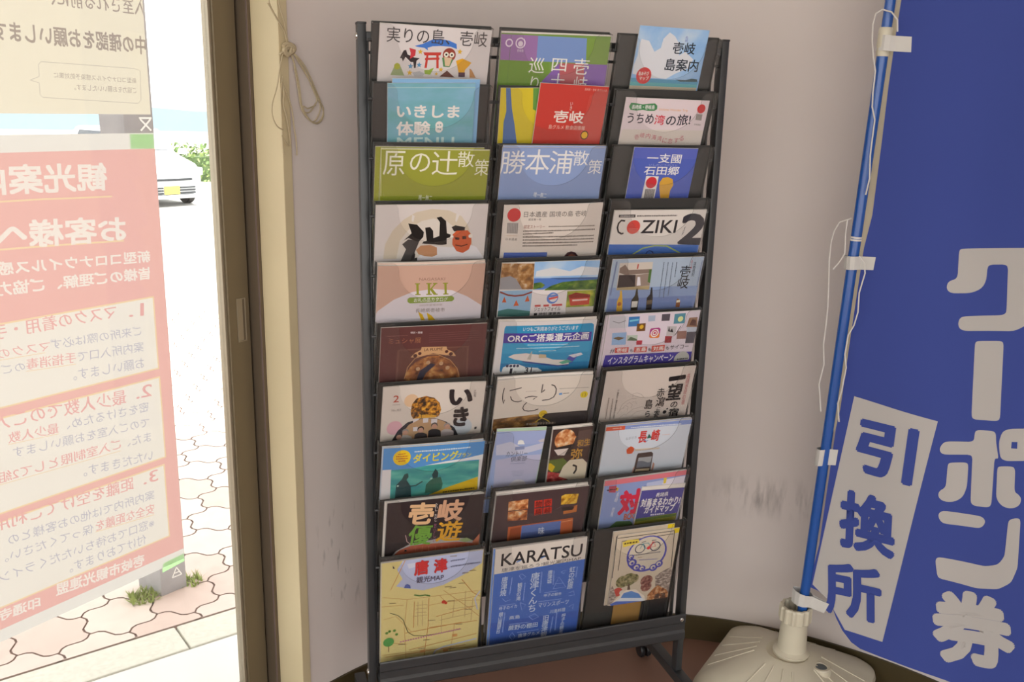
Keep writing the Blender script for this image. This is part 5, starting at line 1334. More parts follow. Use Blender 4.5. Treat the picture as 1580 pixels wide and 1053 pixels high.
 ('C','#46489a',58.9,96.2,10.1),
 ('C','#bcb4a4',57.7,95.4,6.1),
 ('C','#46489a',59.0,96.8,3.2),
 ('C','#46489a',73.3,101.5,8.5),
 ('C','#bcb4a4',72.1,100.7,5.1),
 ('C','#46489a',73.4,102.1,2.7),
 ('C','#46489a',102.0,102.9,10.3),
 ('C','#bcb4a4',100.8,102.1,6.2),
 ('C','#46489a',102.1,103.5,3.3),
 ('C','#46489a',115.0,94.5,9.7),
 ('C','#bcb4a4',113.8,93.7,5.8),
 ('C','#46489a',115.1,95.1,3.1),
 ('C','#46489a',40.9,65.0,7.2),
 ('C','#bcb4a4',39.7,64.3,4.3),
 ('C','#46489a',41.0,65.7,2.3),
 ('C','#2c2e44',59.9,43.9,12.8),
 ('C','#bcb4a4',59.9,43.9,10.6),
 ('C','#2c2e44',97.7,42.9,13.0),
 ('C','#bcb4a4',97.7,42.9,10.7),
 ('L','#3a7c88',1.7,[59.9,43.9,65.6,31.1,79.1,31.2,86.5,44.2,71.5,45.6,65.6,31.1]),
 ('L','#b83c3c',2.0,[78.3,44.3,92.8,29.1,97.7,42.9,86.3,43.0,89.4,28.0]),
 ('L','#2c2e44',1.7,[61.3,27.5,71.7,25.4]),
 ('L','#2c2e44',1.7,[86.2,25.1,97.7,25.6]),
 ('C','#b83c3c',81.1,44.7,4.5),
 ('G','#6a6670',46.6,59.9,113.5,60.2,3.7),
 ('L','#46489a',1.1,[61.3,75.3,108.3,79.5]),
 ('G','#8a6a50',57.4,67.5,68.3,68.0,2.5),
 ('P','#c8b44c',[13.4,20.6,25.9,15.4,52.7,16.8,55.8,26.7,41.3,30.5,16.8,34.1]),
 ('G','#5a4a2a',18.1,24.2,51.0,23.1,7.3),
 ('C','tree',28.6,131.1,16.9),
 ('C','tree',44.3,127.5,18.1),
 ('C','tree',56.2,126.3,12.5),
 ('P','#5a4636',[43.3,139.7,47.2,140.3,52.6,162.9,43.6,161.4]),
 ('C','rust',89.7,137.9,15.5),
 ('C','rust',91.1,155.0,13.8),
 ('P','castle',[110.4,128.9,127.9,116.2,148.7,107.1,160.0,158.8,152.6,182.9,115.9,164.1]),
 ('P','rust2',[98.8,180.1,110.4,164.4,121.3,155.6,145.2,172.1,156.6,189.9,152.1,214.7,99.9,205.6]),
 ('C','#ac463c',19.4,159.2,12.4),
 ('C','#c4bcb0',31.8,162.5,7.4),
 ('P','castle',[-11.4,155.3,5.4,139.6,17.9,172.6,9.3,189.9,-9.3,193.0]),
 ('P','#d0c8bc',[2.2,198.1,28.2,168.2,40.2,156.5,65.2,158.8,90.7,181.9,98.7,205.4,21.8,201.5]),
 ('P','#5a82bc',[29.5,177.7,35.9,164.5,54.6,161.4,75.6,173.0,86.3,189.3]),
 ('P','#c4ccd4',[19.6,185.4,29.4,177.1,87.0,186.9,94.3,198.3]),
 ('P','#4a64b0',[4.1,191.5,19.6,185.4,94.1,197.0,95.3,204.8,10.5,198.9]),
 ('T','#3a2c28','唐津',131.3,188.8,28.7,18.3,-0.007,0.03)])
]
POSTER_RECT=(-940.0, 198.0, -211.5, 1061.6)
POSTER_ART=[
 ('P', 'red', [-940.0, 226.2, -211.5, 226.2, -211.5, 1038.6, -940.0, 1038.6]),
 ('P', 'line', [-906.0, 501.2, -236.9, 501.2, -236.9, 645.8, -906.0, 645.8]),
 ('P', 'panel', [-903.0, 504.2, -239.9, 504.2, -239.9, 642.8, -903.0, 642.8]),
 ('P', 'line', [-906.0, 660.6, -236.4, 660.6, -236.4, 829.7, -906.0, 829.7]),
 ('P', 'panel', [-903.0, 663.6, -239.4, 663.6, -239.4, 826.7, -903.0, 826.7]),
 ('P', 'line', [-906.0, 841.8, -241.1, 841.8, -241.1, 999.7, -906.0, 999.7]),
 ('P', 'panel', [-903.0, 844.8, -244.1, 844.8, -244.1, 996.7, -903.0, 996.7]),
 ('L', 'line', 2.8, [-604.7, 302.5, -434.3, 304.3, -376.6, 306.4, -306.7, 308.0]),
 ('T', 'white', '観光案内所', -459.7, 269.6, 293.3, 49.3, 0.021, 0.05),
 ('L', 'line', 3.1, [-535.8, 380.0, -461.4, 382.4, -404.4, 384.6, -290.4, 389.6]),
 ('T', 'white', 'お客様へ', -405.1, 362.2, 242.5, 47.1, 0.046, 0.05),
 ('T', 'white', '新型コロナウイルス感', -381.1, 417.8, 286.0, 22.6, 0.047, 0.035),
 ('T', 'white', '皆様のご理解、ご協力', -385.2, 450.4, 288.8, 23.5, 0.04, 0.035),
 ('T', 'redtext', '1.', -276.2, 521.9, 31.9, 24.6, 0.092, 0.02),
 ('T', 'redtext', 'マスクの着用・手指', -446.6, 515.8, 258.0, 26.1, 0.009, 0.02),
 ('T', 'grey', 'ご来所の際は必ず', -358.7, 558.5, 178.0, 18.2, 0.047, 0.01),
 ('T', 'redtext', 'マスクの', -493.6, 553.9, 89.6, 17.0, 0.04, 0.01),
 ('T', 'grey', '案内所入口で', -334.1, 590.3, 133.6, 19.4, 0.062, 0.01),
 ('T', 'redtext', '手指消毒', -448.8, 583.1, 89.6, 19.1, 0.071, 0.02),
 ('T', 'grey', 'のご', -516.0, 580.5, 40.3, 15.5, 0.057, 0.01),
 ('T', 'grey', 'お願いします。', -340.8, 622.2, 143.2, 20.3, 0.059, 0.01),
 ('L', 'line', 1.1, [-539.6, 562.9, -458.6, 566.4]),
 ('L', 'line', 1.1, [-494.8, 591.8, -405.4, 598.7]),
 ('T', 'redtext', '2.', -273.6, 682.4, 34.8, 24.7, 0.062, 0.02),
 ('T', 'redtext', '最少人数でのご入', -436.6, 674.6, 248.3, 28.2, 0.066, 0.02),
 ('T', 'grey', '密をさけるため、', -350.0, 709.6, 167.1, 19.8, 0.06, 0.01),
 ('T', 'redtext', '最少人数', -493.5, 703.2, 89.3, 19.3, 0.077, 0.02),
 ('L', 'line', 1.1, [-539.2, 711.0, -450.1, 717.6]),
 ('T', 'grey', 'でのご入室をお願いします', -400.6, 736.8, 265.4, 19.5, 0.068, 0.01),
 ('T', 'grey', 'また、', -292.4, 774.6, 50.8, 19.0, 0.071, 0.01),
 ('T', 'redtext', 'ご入室制限として2組', -447.4, 768.1, 231.0, 20.1, 0.028, 0.02),
 ('L', 'line', 1.1, [-564.3, 777.0, -333.3, 785.8]),
 ('T', 'grey', 'いただきます。', -338.7, 809.0, 144.7, 19.8, 0.089, 0.01),
 ('T', 'redtext', '3.', -274.1, 858.7, 33.3, 24.2, 0.06, 0.02),
 ('T', 'redtext', '距離を空けてご利用', -445.0, 851.6, 265.6, 27.1, 0.052, 0.02),
 ('T', 'grey', '案内所内では他のお客様との', -414.0, 888.9, 289.2, 19.4, 0.057, 0.01),
 ('T', 'redtext', '安全な距離を', -335.1, 921.5, 126.3, 21.2, 0.075, 0.02),
 ('L', 'line', 1.4, [-399.1, 927.9, -273.3, 939.8]),
 ('T', 'grey', '保ってください。', -485.2, 914.1, 165.3, 18.9, 0.054, 0.01),
 ('T', 'grey', '※窓口でお待ちいただくライン', -428.1, 949.7, 307.2, 20.3, 0.042, 0.01),
 ('T', 'grey', '付けております。', -376.0, 980.3, 160.5, 21.1, 0.031, 0.01),
 ('T', 'white', '壱岐市観光連盟', -394.5, 1017.3, 182.8, 24.6, 0.084, 0.04),
 ('T', 'white', '印通寺', -553.3, 1015.3, 76.5, 21.2, 0.086, 0.04)]
UPPER_RECT=(-940.0, -330.0, -214.8, 164.8)
UPPER_ART=[
 ('T', 'brown', '入室される前に、', -297.7, -23.1, 177.2, 30.9, 0.006, 0.02),
 ('T', 'brown', '中の確認をお願いします', -351.1, 40.5, 273.4, 31.9, 0.026, 0.03),
 ('L', 'faint', 1.1, [-435.4, 111.6, -419.5, 105.3, -418.9, 86.6, -414.0, 81.7, -243.1, 84.9, -230.2, 88.1, -232.6, 139.6, -239.7, 145.4, -416.5, 138.4, -421.2, 134.3, -420.6, 115.5, -435.4, 111.6]),
 ('T', 'brown', '新型コロナウイルス感染予防対策に', -316.9, 103.9, 154.4, 9.4, 0.026, 0.01),
 ('T', 'brown', 'ご協力をお願いいたします。', -300.4, 121.5, 118.5, 10.2, 0.022, 0.01)]
TAPES=[[(-260.8, 199.1), (-212.1, 199.7), (-212.5, 226.2), (-261.8, 225.0)], [(-262.4, 1051.6), (-212.0, 1049.9), (-211.3, 1068.0), (-264.1, 1071.8)]]
FLAG_OUTLINE=[(75.2, -159.0), (76.7, -86.7), (74.1, -25.4), (71.4, 78.8), (71.2, 186.0), (69.5, 341.1), (60.2, 412.3), (54.1, 602.8), (49.9, 776.9), (45.3, 821.0), (37.7, 1112.6), (25.9, 1207.1), (21.6, 1225.6), (46.8, 1228.5), (75.8, 1241.7), (95.6, 1283.5), (112.0, 1308.6), (135.5, 1330.8), (157.2, 1339.0), (234.3, 1340.8), (301.9, 1347.0), (500.5, 1362.8)]
FLAG_HEM=[(67.8, -159.6), (69.2, -87.0), (61.7, -13.3), (58.6, 78.8), (56.9, 186.5), (55.5, 312.3), (48.1, 437.4), (39.5, 611.1), (37.8, 779.6), (35.5, 838.8)]
FLAG_ART=[
 ('P', 'cloth_white', [246.0, 396.7, 247.4, 395.9, 249.7, 395.1, 252.9, 394.4, 259.4, 393.4, 378.7, 377.5, 385.1, 377.9, 387.9, 380.1, 390.0, 386.1, 404.1, 482.9, 404.8, 490.3, 404.9, 495.3, 404.6, 500.7, 404.0, 506.7, 402.6, 511.7, 400.4, 515.8, 395.4, 521.0, 375.5, 537.8, 369.4, 542.0, 365.1, 544.1, 358.0, 546.0, 287.3, 558.6, 280.5, 559.6, 276.7, 559.7, 273.5, 559.4, 270.9, 558.6, 268.6, 557.5, 266.7, 556.0, 265.2, 554.0, 264.1, 551.5, 263.3, 548.9, 263.0, 546.2, 263.0, 543.2, 263.4, 540.1, 264.2, 537.5, 265.3, 535.4, 266.8, 533.7, 268.7, 532.5, 271.3, 531.4, 274.7, 530.3, 281.3, 528.8, 329.3, 519.5, 335.9, 518.0, 339.3, 516.9, 341.9, 515.7, 343.7, 514.4, 345.1, 513.0, 346.1, 511.6, 346.7, 510.0, 346.9, 508.4, 346.8, 505.9, 346.6, 502.6, 346.0, 496.0, 337.9, 425.7, 336.0, 419.7, 333.2, 417.6, 326.9, 417.2, 309.7, 419.7, 303.6, 421.8, 301.3, 424.7, 300.4, 431.1, 301.2, 443.4, 301.2, 450.7, 300.5, 455.3, 299.4, 459.8, 297.9, 464.0, 295.6, 467.9, 292.7, 471.4, 288.8, 474.7, 283.9, 477.9, 279.1, 480.3, 274.5, 482.0, 267.3, 483.6, 253.3, 485.5, 246.6, 486.2, 243.0, 486.0, 240.1, 485.5, 238.0, 484.6, 236.1, 483.4, 234.5, 481.8, 233.2, 480.0, 232.2, 477.9, 231.6, 475.6, 231.4, 473.0, 231.7, 470.2, 232.3, 467.3, 233.8, 464.6, 236.0, 462.2, 239.1, 460.2, 242.9, 458.5, 245.7, 455.9, 247.4, 452.6, 247.9, 445.9, 244.7, 407.9, 244.6, 401.4, 245.1, 398.5]),
 ('P', 'cloth_white', [300.6, 580.3, 301.4, 579.0, 303.2, 577.7, 306.1, 576.5, 312.4, 575.0, 337.4, 570.2, 343.8, 569.3, 346.8, 569.5, 348.9, 570.2, 350.1, 571.4, 351.1, 573.6, 351.9, 576.7, 352.8, 583.2, 366.5, 716.1, 366.8, 722.7, 366.5, 725.9, 365.7, 728.3, 364.6, 729.8, 362.4, 731.2, 359.4, 732.3, 352.9, 733.7, 330.3, 737.4, 323.8, 738.1, 320.6, 737.9, 318.3, 737.2, 316.9, 736.0, 315.7, 733.9, 314.8, 730.8, 313.8, 724.3, 300.4, 592.3, 300.0, 585.8, 300.1, 582.6]),
 ('P', 'cloth_white', [267.2, 807.6, 269.0, 803.6, 271.6, 800.3, 274.9, 797.7, 281.5, 795.5, 317.0, 788.0, 323.0, 785.6, 325.3, 782.7, 326.2, 778.8, 325.9, 774.0, 325.8, 769.9, 326.0, 766.6, 326.5, 764.0, 327.3, 762.2, 329.1, 760.6, 332.0, 759.2, 338.3, 757.7, 349.2, 755.7, 355.7, 754.9, 358.9, 755.1, 361.2, 755.7, 362.6, 756.9, 363.9, 758.8, 364.9, 761.6, 365.7, 765.2, 366.3, 769.5, 367.1, 774.0, 368.1, 778.6, 370.0, 785.7, 374.2, 800.4, 375.5, 806.4, 375.2, 808.7, 374.1, 809.8, 372.1, 809.7, 370.8, 810.8, 370.0, 813.3, 369.9, 819.5, 376.0, 899.7, 376.2, 906.5, 375.9, 910.2, 375.2, 913.2, 374.2, 915.5, 372.2, 917.5, 369.3, 919.1, 363.4, 920.7, 354.6, 922.2, 348.5, 922.9, 345.1, 922.7, 342.4, 921.9, 340.5, 920.5, 338.9, 918.3, 337.7, 915.1, 336.7, 908.5, 328.8, 823.9, 327.0, 817.9, 324.4, 816.0, 318.2, 816.1, 285.1, 823.8, 278.5, 825.0, 275.1, 825.2, 272.4, 824.9, 270.3, 824.1, 268.6, 823.0, 267.3, 821.4, 266.2, 819.5, 265.6, 817.2, 265.5, 814.4, 266.0, 811.2]),
 ('P', 'cloth_white', [373.3, 766.2, 374.3, 758.8, 375.9, 753.2, 378.0, 749.6, 381.0, 746.6, 384.7, 744.2, 388.7, 742.1, 393.0, 740.3, 400.0, 738.2, 423.8, 731.9, 430.1, 731.6, 432.8, 733.4, 434.9, 739.3, 441.5, 784.4, 441.2, 790.9, 439.1, 794.1, 433.3, 797.2, 399.5, 807.4, 392.8, 809.0, 389.1, 809.2, 385.9, 808.8, 383.1, 807.9, 380.9, 805.9, 379.0, 803.0, 377.0, 796.6, 374.3, 784.7, 373.2, 777.3, 372.9, 772.4]),
 ('P', 'cloth_blue', [395.1, 767.5, 405.3, 765.0, 406.8, 779.0, 396.0, 781.1]),
 ('P', 'cloth_white', [286.0, 844.2, 286.9, 842.9, 288.8, 841.6, 291.7, 840.3, 298.0, 838.4, 309.0, 835.5, 315.3, 834.2, 318.3, 834.2, 320.3, 834.7, 321.4, 835.8, 322.3, 837.9, 323.0, 841.0, 323.8, 847.5, 325.9, 875.1, 326.2, 882.6, 325.9, 887.5, 325.0, 893.9, 323.6, 901.6, 321.7, 907.6, 319.5, 911.9, 316.6, 915.9, 312.8, 919.8, 308.9, 922.9, 304.9, 925.3, 300.5, 927.1, 295.8, 928.3, 291.5, 928.8, 287.5, 928.6, 283.9, 927.7, 280.7, 926.0, 278.2, 923.9, 276.5, 921.3, 275.5, 918.2, 275.3, 914.5, 275.9, 911.1, 277.4, 907.8, 279.6, 904.7, 282.8, 901.7, 285.0, 898.3, 286.4, 894.3, 286.9, 887.3, 285.1, 856.2, 285.0, 849.6, 285.4, 846.5]),
 ('P', 'cloth_white', [378.4, 827.5, 379.3, 826.2, 381.1, 824.9, 384.0, 823.6, 388.9, 821.9, 395.9, 819.9, 400.9, 818.9, 404.0, 818.8, 406.2, 819.5, 407.5, 820.8, 408.6, 823.0, 409.6, 826.1, 410.6, 832.6, 413.5, 860.0, 414.7, 866.4, 416.1, 869.4, 417.8, 871.3, 420.0, 872.2, 422.0, 873.4, 423.8, 874.8, 425.5, 876.4, 427.0, 878.2, 428.0, 880.6, 428.6, 883.5, 428.6, 886.9, 428.2, 890.9, 427.0, 894.5, 425.0, 897.9, 422.4, 901.0, 418.9, 903.9, 415.2, 906.0, 411.3, 907.4, 407.1, 908.0, 402.6, 908.0, 398.4, 907.1, 394.6, 905.3, 391.2, 902.7, 388.1, 899.3, 385.7, 895.4, 383.9, 891.2, 382.5, 884.1, 378.1, 839.4, 377.7, 832.8, 377.9, 829.7]),
 ('P', 'cloth_white', [281.8, 959.0, 283.4, 955.8, 286.0, 953.2, 289.3, 951.3, 295.9, 949.8, 353.9, 943.4, 360.6, 943.3, 364.1, 944.3, 366.9, 946.1, 368.9, 948.7, 369.9, 951.7, 369.9, 955.2, 368.9, 959.1, 366.9, 963.6, 364.1, 967.0, 360.6, 969.6, 353.9, 971.5, 299.6, 978.8, 292.8, 978.6, 289.0, 976.9, 285.8, 974.0, 283.1, 970.0, 281.6, 966.1, 281.1, 962.5]),
 ('P', 'cloth_white', [288.6, 1065.0, 289.8, 1062.8, 291.9, 1061.1, 295.0, 1059.8, 301.5, 1058.8, 371.4, 1053.5, 378.8, 1052.5, 383.4, 1051.1, 389.8, 1048.2, 397.7, 1043.9, 403.3, 1039.9, 406.4, 1036.4, 409.5, 1031.1, 412.5, 1023.8, 414.4, 1017.8, 415.3, 1013.0, 415.4, 1005.6, 412.6, 942.2, 413.4, 935.3, 415.5, 931.7, 418.8, 928.6, 423.4, 926.0, 427.1, 924.6, 429.8, 924.2, 431.6, 924.7, 432.6, 926.3, 433.5, 928.7, 434.2, 931.9, 434.9, 938.6, 441.8, 1022.0, 442.1, 1029.5, 441.8, 1034.4, 440.7, 1041.8, 437.3, 1059.6, 435.3, 1066.7, 433.2, 1071.0, 428.9, 1077.0, 420.2, 1086.9, 415.0, 1092.1, 411.0, 1094.8, 404.3, 1097.9, 382.2, 1105.8, 375.1, 1107.9, 370.2, 1108.8, 362.8, 1109.3, 306.2, 1109.7, 299.7, 1108.6, 296.6, 1106.1, 294.0, 1100.0, 289.1, 1078.1, 288.0, 1071.4, 288.0, 1067.9]),
 ('P', 'cloth_white', [77.0, 740.2, 253.9, 757.0, 203.5, 1301.1, 117.9, 1304.7, 73.5, 1244.2, 32.8, 1216.5]),
 ('T', 'cloth_white', '券', 377.2, 1206.8, 164.4, 176.3, -0.222, 0.05),
 ('T', 'cloth_blue', '引', 158.0, 847.0, 128.2, 129.3, 0.003, 0.04),
 ('T', 'cloth_blue', '換', 139.1, 1027.3, 125.8, 142.3, -0.067, 0.04),
 ('T', 'cloth_blue', '所', 125.2, 1202.0, 130.0, 134.4, -0.117, 0.034)]
FLAG_TABS=[[(39.1, -21.4), (111.2, -15.8), (109.9, 13.7), (38.8, 8.8)], [(22.5, 431.8), (87.7, 428.6), (85.6, 456.7), (24.4, 461.4)], [(8.5, 878.3), (56.6, 871.0), (54.8, 909.0), (6.6, 918.4)], [(-11.9, 1239.2), (76.9, 1251.5), (67.5, 1278.8), (-11.6, 1273.8)]]
FLAG_POLE=[(17.7, 1218.5), (55.4, -87.7), (29.9, 1291.2)]
FLAG_STRINGS=[[(47.6, -68.3), (35.7, -61.4), (31.9, -39.1), (34.3, -7.7), (40.6, 24.0), (47.4, 49.5), (47.5, 94.3), (49.2, 120.1), (57.4, 145.9), (56.7, 185.2), (56.6, 218.2), (60.7, 264.7), (56.6, 298.6)], [(47.6, -68.3), (65.9, -62.7), (78.9, -47.5), (81.6, -25.2)], [(32.7, 349.8), (9.1, 360.2), (0.0, 379.3), (-4.4, 403.6), (-4.3, 443.4), (3.7, 543.5), (4.1, 587.5), (3.1, 632.2), (9.2, 676.0), (2.5, 722.8), (13.5, 784.9)], [(57.9, 427.9), (70.4, 441.8), (74.1, 462.4), (66.8, 505.7), (68.9, 548.3), (63.9, 577.9), (54.0, 601.4), (51.9, 645.8), (57.9, 674.4), (53.8, 727.6), (48.6, 758.9), (56.0, 800.0)], [(24.9, 353.2), (24.2, 383.9), (27.4, 425.7), (16.0, 448.2), (6.2, 462.2)]]
FLAG_TIES=[(32.6, 348.4), (53.2, 350.7)]


paper_edge = paint('paper_edge', (0.66, 0.64, 0.60), 0.7, grain=0.05, scale=200)
def bend(me, w, amp):
    if not amp: return
    slices(me, 0, [w * i / 10 for i in range(1, 10)])
    for v in me.vertices: v.co.z += amp / 1000 * (1 - (2 * v.co.x / w - 1) ** 2)
for (row, col, thick, base, name, label, x, y, w, h, rot, depth, bow, backs, pages, items) in BROCHURES:
    F = pocket_frame(row, col)
    cat = name.replace("_", " "); x0 = max(2.0, x); x1 = min(x + w, 220.4); wm = (x1 - x0) / 1000; sx = (x1 - x0) / w
    hmax = (282.0 if row == 9 else 296.0) - max(y, 0); hm = min(h, hmax) / 1000
    P = F @ Matrix.Translation((x0 / 1000, -y / 1000, -depth / 1000)) @ Matrix.Rotation(-rot, 4, 'Z')
    t = thick / 1000
    def block(colour, edge):
        mb = MB(); mb.box((0, -hm, -t), (wm, 0, 0), edge); me = mb.mesh('pages')
        mb2 = MB(); mb2.v, mb2.f, mb2.m, mb2.mats = mb.v, mb.f, mb.m, mb.mats
        mb2.poly([(0.0003, -hm, 0.00004), (wm, -hm, 0.00004), (wm, -0.0003, 0.00004), (0.0003, -0.0003, 0.00004)], ink(colour))
        return mb2
    root = block(base, paper_edge); o = root.build(name); o.matrix_world = P
    tag(o, label, cat); bend(o.data, wm, bow)
    art, let = art_meshes([it for it in items], 0.00006)
    for mb, nm in ((art, 'cover_print'), (let, 'lettering')):
        if not mb.f: continue
        c = mb.build(nm, o)
        for v in c.data.vertices: v.co.x *= sx
        clip_rect(c.data, 0, wm, -hm, 0); bend(c.data, wm, bow)
    for i, bk in enumerate(backs):
        mb = block(bk[3] if len(bk) > 3 else pages, paper_edge)
        b = mb.build(name if len(bk) > 3 else 'paper_sheets')
        b.matrix_world = F @ Matrix.Translation((max(2.0, x0 + bk[0]) / 1000, (-y - bk[1]) / 1000, -depth / 1000 - t - 0.0006 - abs(min(bow, 0)) / 1000 * 0)) @ Matrix.Rotation(-rot * 0.7, 4, 'Z')
        tag(b, bk[2], cat if len(bk) > 3 else 'paper'); bend(b.data, wm, bow)
# ochre box and black wire bookend low in the bottom right pocket
F = pocket_frame(9, 2)
ochre = paint('ochre_card', (0.36, 0.20, 0.045), 0.6, grain=0.1, scale=30)
mb = MB(); mb.box((0.076, -0.281, -0.0140), (0.147, -0.150, -0.0122), ochre, bev=0.001); o = mb.build('card_box'); o.matrix_world = F
tag(o, 'ochre card box under the bicycle leaflet in the bottom right pocket', 'box')
mb = MB(); mb.tube([(0.153, -0.281, -0.010), (0.153, -0.200, -0.010), (0.156, -0.190, -0.010), (0.163, -0.185, -0.010), (0.200, -0.183, -0.010), (0.208, -0.187, -0.010), (0.211, -0.196, -0.010), (0.211, -0.281, -0.010)], 0.0032, black_plastic, 10)
mb.box((0.166, -0.281, -0.012), (0.211, -0.214, -0.0085), black_plastic, bev=0.0008)
o = mb.build('bookend', smooth=40); o.matrix_world = F; tag(o, 'black wire bookend beside the ochre box in the bottom right pocket', 'bookend')

# ------------------------------------------------------------------ the two notices on the window (printed to be read from outside)
POSTER_COL = {'paper': (0.74, 0.73, 0.69), 'red': (0.74, 0.445, 0.41), 'line': (0.78, 0.62, 0.40), 'panel': (0.76, 0.735, 0.675), 'grey': (0.47, 0.47, 0.54), 'redtext': (0.72, 0.41, 0.39), 'white': (0.78, 0.73, 0.68), 'cream': (0.76, 0.725, 0.60), 'brown': (0.36, 0.31, 0.27), 'faint': (0.53, 0.50, 0.43), 'tape': (0.42, 0.86, 0.34)}  # reds paled: white reflected haze of the window glass is put into the inks
POSTER_T = 0.50
def poster_mat(key): return MATS.get('notice_' + key) or sheet_mat('notice_' + key, POSTER_COL[key], 0.95 if key == 'tape' else POSTER_T)
PO = Matrix(((WD.x, 0, WN.x, 0), (WD.y, 0, WN.y, 0), (0, 1, 0, 0), (0, 0, 0, 1)))
def notice(name, rect, items, base, label):
    """one sheet cut into its printed colours, so light comes through a single thickness of paper"""
    x0, y0, x1, y1 = rect
    V, Fc, owner = [], [], []
    def addp(poly, col, txt):
        a2 = sum(poly[i - 1][0] * poly[i][1] - poly[i][0] * poly[i - 1][1] for i in range(len(poly)))
        if abs(a2) < 0.02: return
        if a2 < 0: poly = list(poly)[::-1]
        n = len(V); V.extend(Vector(p) for p in poly); Fc.append(list(range(n, n + len(poly)))); owner.append((col, txt))
    def cl(p): return (min(max(p[0], x0), x1), min(max(p[1], y0), y1))
    addp([(x0, y0), (x1, y0), (x1, y1), (x0, y1)], base, False)
    for it in items:
        if it[0] == 'T':
            vs, fs = text_polys(it, flip=True)
            for f in fs:
                q = [vs[i][:2] for i in f]
                if all(x0 < p[0] < x1 + 12 and y0 < p[1] < y1 for p in q): addp([cl(p) for p in q], it[1], True)
        else:
            for p in shape_polys(it): addp([cl(a) for a in p], it[1], False)
    vo, _e, fo, _ov, _oe, of = geometry.delaunay_2d_cdt(V, [], Fc, 1, 1e-4)
    lay = [0] * len(V)
    for i, f in enumerate(Fc):
        for j in f: lay[j] = i
    tree = BVHTree.FromPolygons([(p.x, p.y, lay[i] * 0.01) for i, p in enumerate(V)], Fc)
    body, let = MB(), MB()
    pts = [(p.x / 1000, -p.y / 1000, 0) for p in vo]
    groups = {}
    for f, src in zip(fo, of):
        ce = sum((vo[i] for i in f), Vector((0, 0))) / len(f)
        hit = tree.ray_cast(Vector((ce.x, ce.y, 1e4)), Vector((0, 0, -1)))
        if hit[2] is not None: groups.setdefault(owner[hit[2]], []).append(list(f))
    for (col, txt), fs in groups.items(): (let if txt else body).raw(pts, fs, poster_mat(col))
    o = body.build(name); g = WQ - WN * 0.120; o.matrix_world = Matrix.Translation((g.x, g.y, H0)) @ PO
    tag(o, label, 'poster')
    if let.f: let.build('lettering', o)
    for mbx in (o, *o.children):
        bm = bmesh.new(); bm.from_mesh(mbx.data); bmesh.ops.delete(bm, geom=[v for v in bm.verts if not v.link_faces], context='VERTS'); bm.to_mesh(mbx.data); bm.free()
    return o
low = notice('notice_poster', POSTER_RECT, POSTER_ART, 'paper', 'lower red and white notice on the window, mirrored lettering, green tape at its corners')
for q in TAPES:
    mb = MB(); mb.poly([(x / 1000, -y / 1000, -0.0012) for x, y in q], poster_mat('tape')); tag(mb.build('tape', low), 'green tape')
notice('notice_poster', UPPER_RECT, UPPER_ART, 'cream', 'upper cream notice on the window with mirrored brown lettering and speech bubble')

# ------------------------------------------------------------------ cord hanging beside the window
cord_m = paint('beige_cord', (0.50, 0.42, 0.27), 0.7, grain=0.12, scale=120)
def near(w, z, d=-0.012): return win(w, d, z)
cord = tag(empty('hanging_cord', near(0.01, H0)), 'beige cord tied in a hanging loop on the wall beside the window', 'cord')
bpy.context.view_layer.update()
CI = cord.matrix_world.inverted()
def strand(name, pts, r=0.0015, k=5):
    """smooth strand through (along the wall, height) points"""
    P3 = [near(*p) for p in pts]; out = []
    for i in range(len(P3) - 1):
        a, b, c, d = P3[max(i - 1, 0)], P3[i], P3[i + 1], P3[min(i + 2, len(P3) - 1)]
        for j in range(k):
            t = j / k; out.append(0.5 * ((2 * b) + (c - a) * t + (2 * a - 5 * b + 4 * c - d) * t * t + (3 * b - a - 3 * c + d) * t ** 3))
    out.append(P3[-1])
    mb = MB(); mb.tube(out, r, cord_m, 7); o = mb.build(name, smooth=60); o.parent = cord; o.matrix_parent_inverse = CI
strand('strand', [(-0.038, H0 - -0.0622), (-0.0384, H0 - -0.0406), (-0.021, H0 - -0.0150), (-0.0048, H0 - 0.0058), (0.0019, H0 - 0.0277)], 0.0013)
strand('strand', [(-0.0183, H0 - -0.0643), (-0.014, H0 - -0.0375), (-0.0039, H0 - -0.0109), (0.0057, H0 - 0.0303)], 0.0013)
strand('strand', [(-0.0422, H0 - -0.0402), (-0.0246, H0 - -0.0174), (-0.003, H0 - 0.0085), (0.0007, H0 - 0.0292)], 0.0013)
strand('loop', [(0.0148, H0 - 0.0453), (0.0322, H0 - 0.0600), (0.0535, H0 - 0.0881), (0.0769, H0 - 0.1288), (0.0934, H0 - 0.1466), (0.0882, H0 - 0.1678), (0.0706, H0 - 0.1769), (0.0499, H0 - 0.1679), (0.0363, H0 - 0.1472), (0.03, H0 - 0.1064), (0.0215, H0 - 0.0720), (0.0108, H0 - 0.0469)], 0.0013)
strand('loop', [(0.0168, H0 - 0.0452), (0.034, H0 - 0.0657), (0.0613, H0 - 0.0996), (0.0811, H0 - 0.1317), (0.0845, H0 - 0.1527), (0.0665, H0 - 0.1739), (0.0458, H0 - 0.1649), (0.0323, H0 - 0.1444), (0.0259, H0 - 0.1065), (0.0178, H0 - 0.0665)], 0.0013)
strand('loop', [(0.0128, H0 - 0.0468), (0.025, H0 - 0.0834), (0.031, H0 - 0.1297), (0.036, H0 - 0.1532), (0.0546, H0 - 0.1560), (0.0678, H0 - 0.1439), (0.0761, H0 - 0.1288), (0.0613, H0 - 0.0996), (0.038, H0 - 0.0655), (0.0188, H0 - 0.0465)], 0.0013)
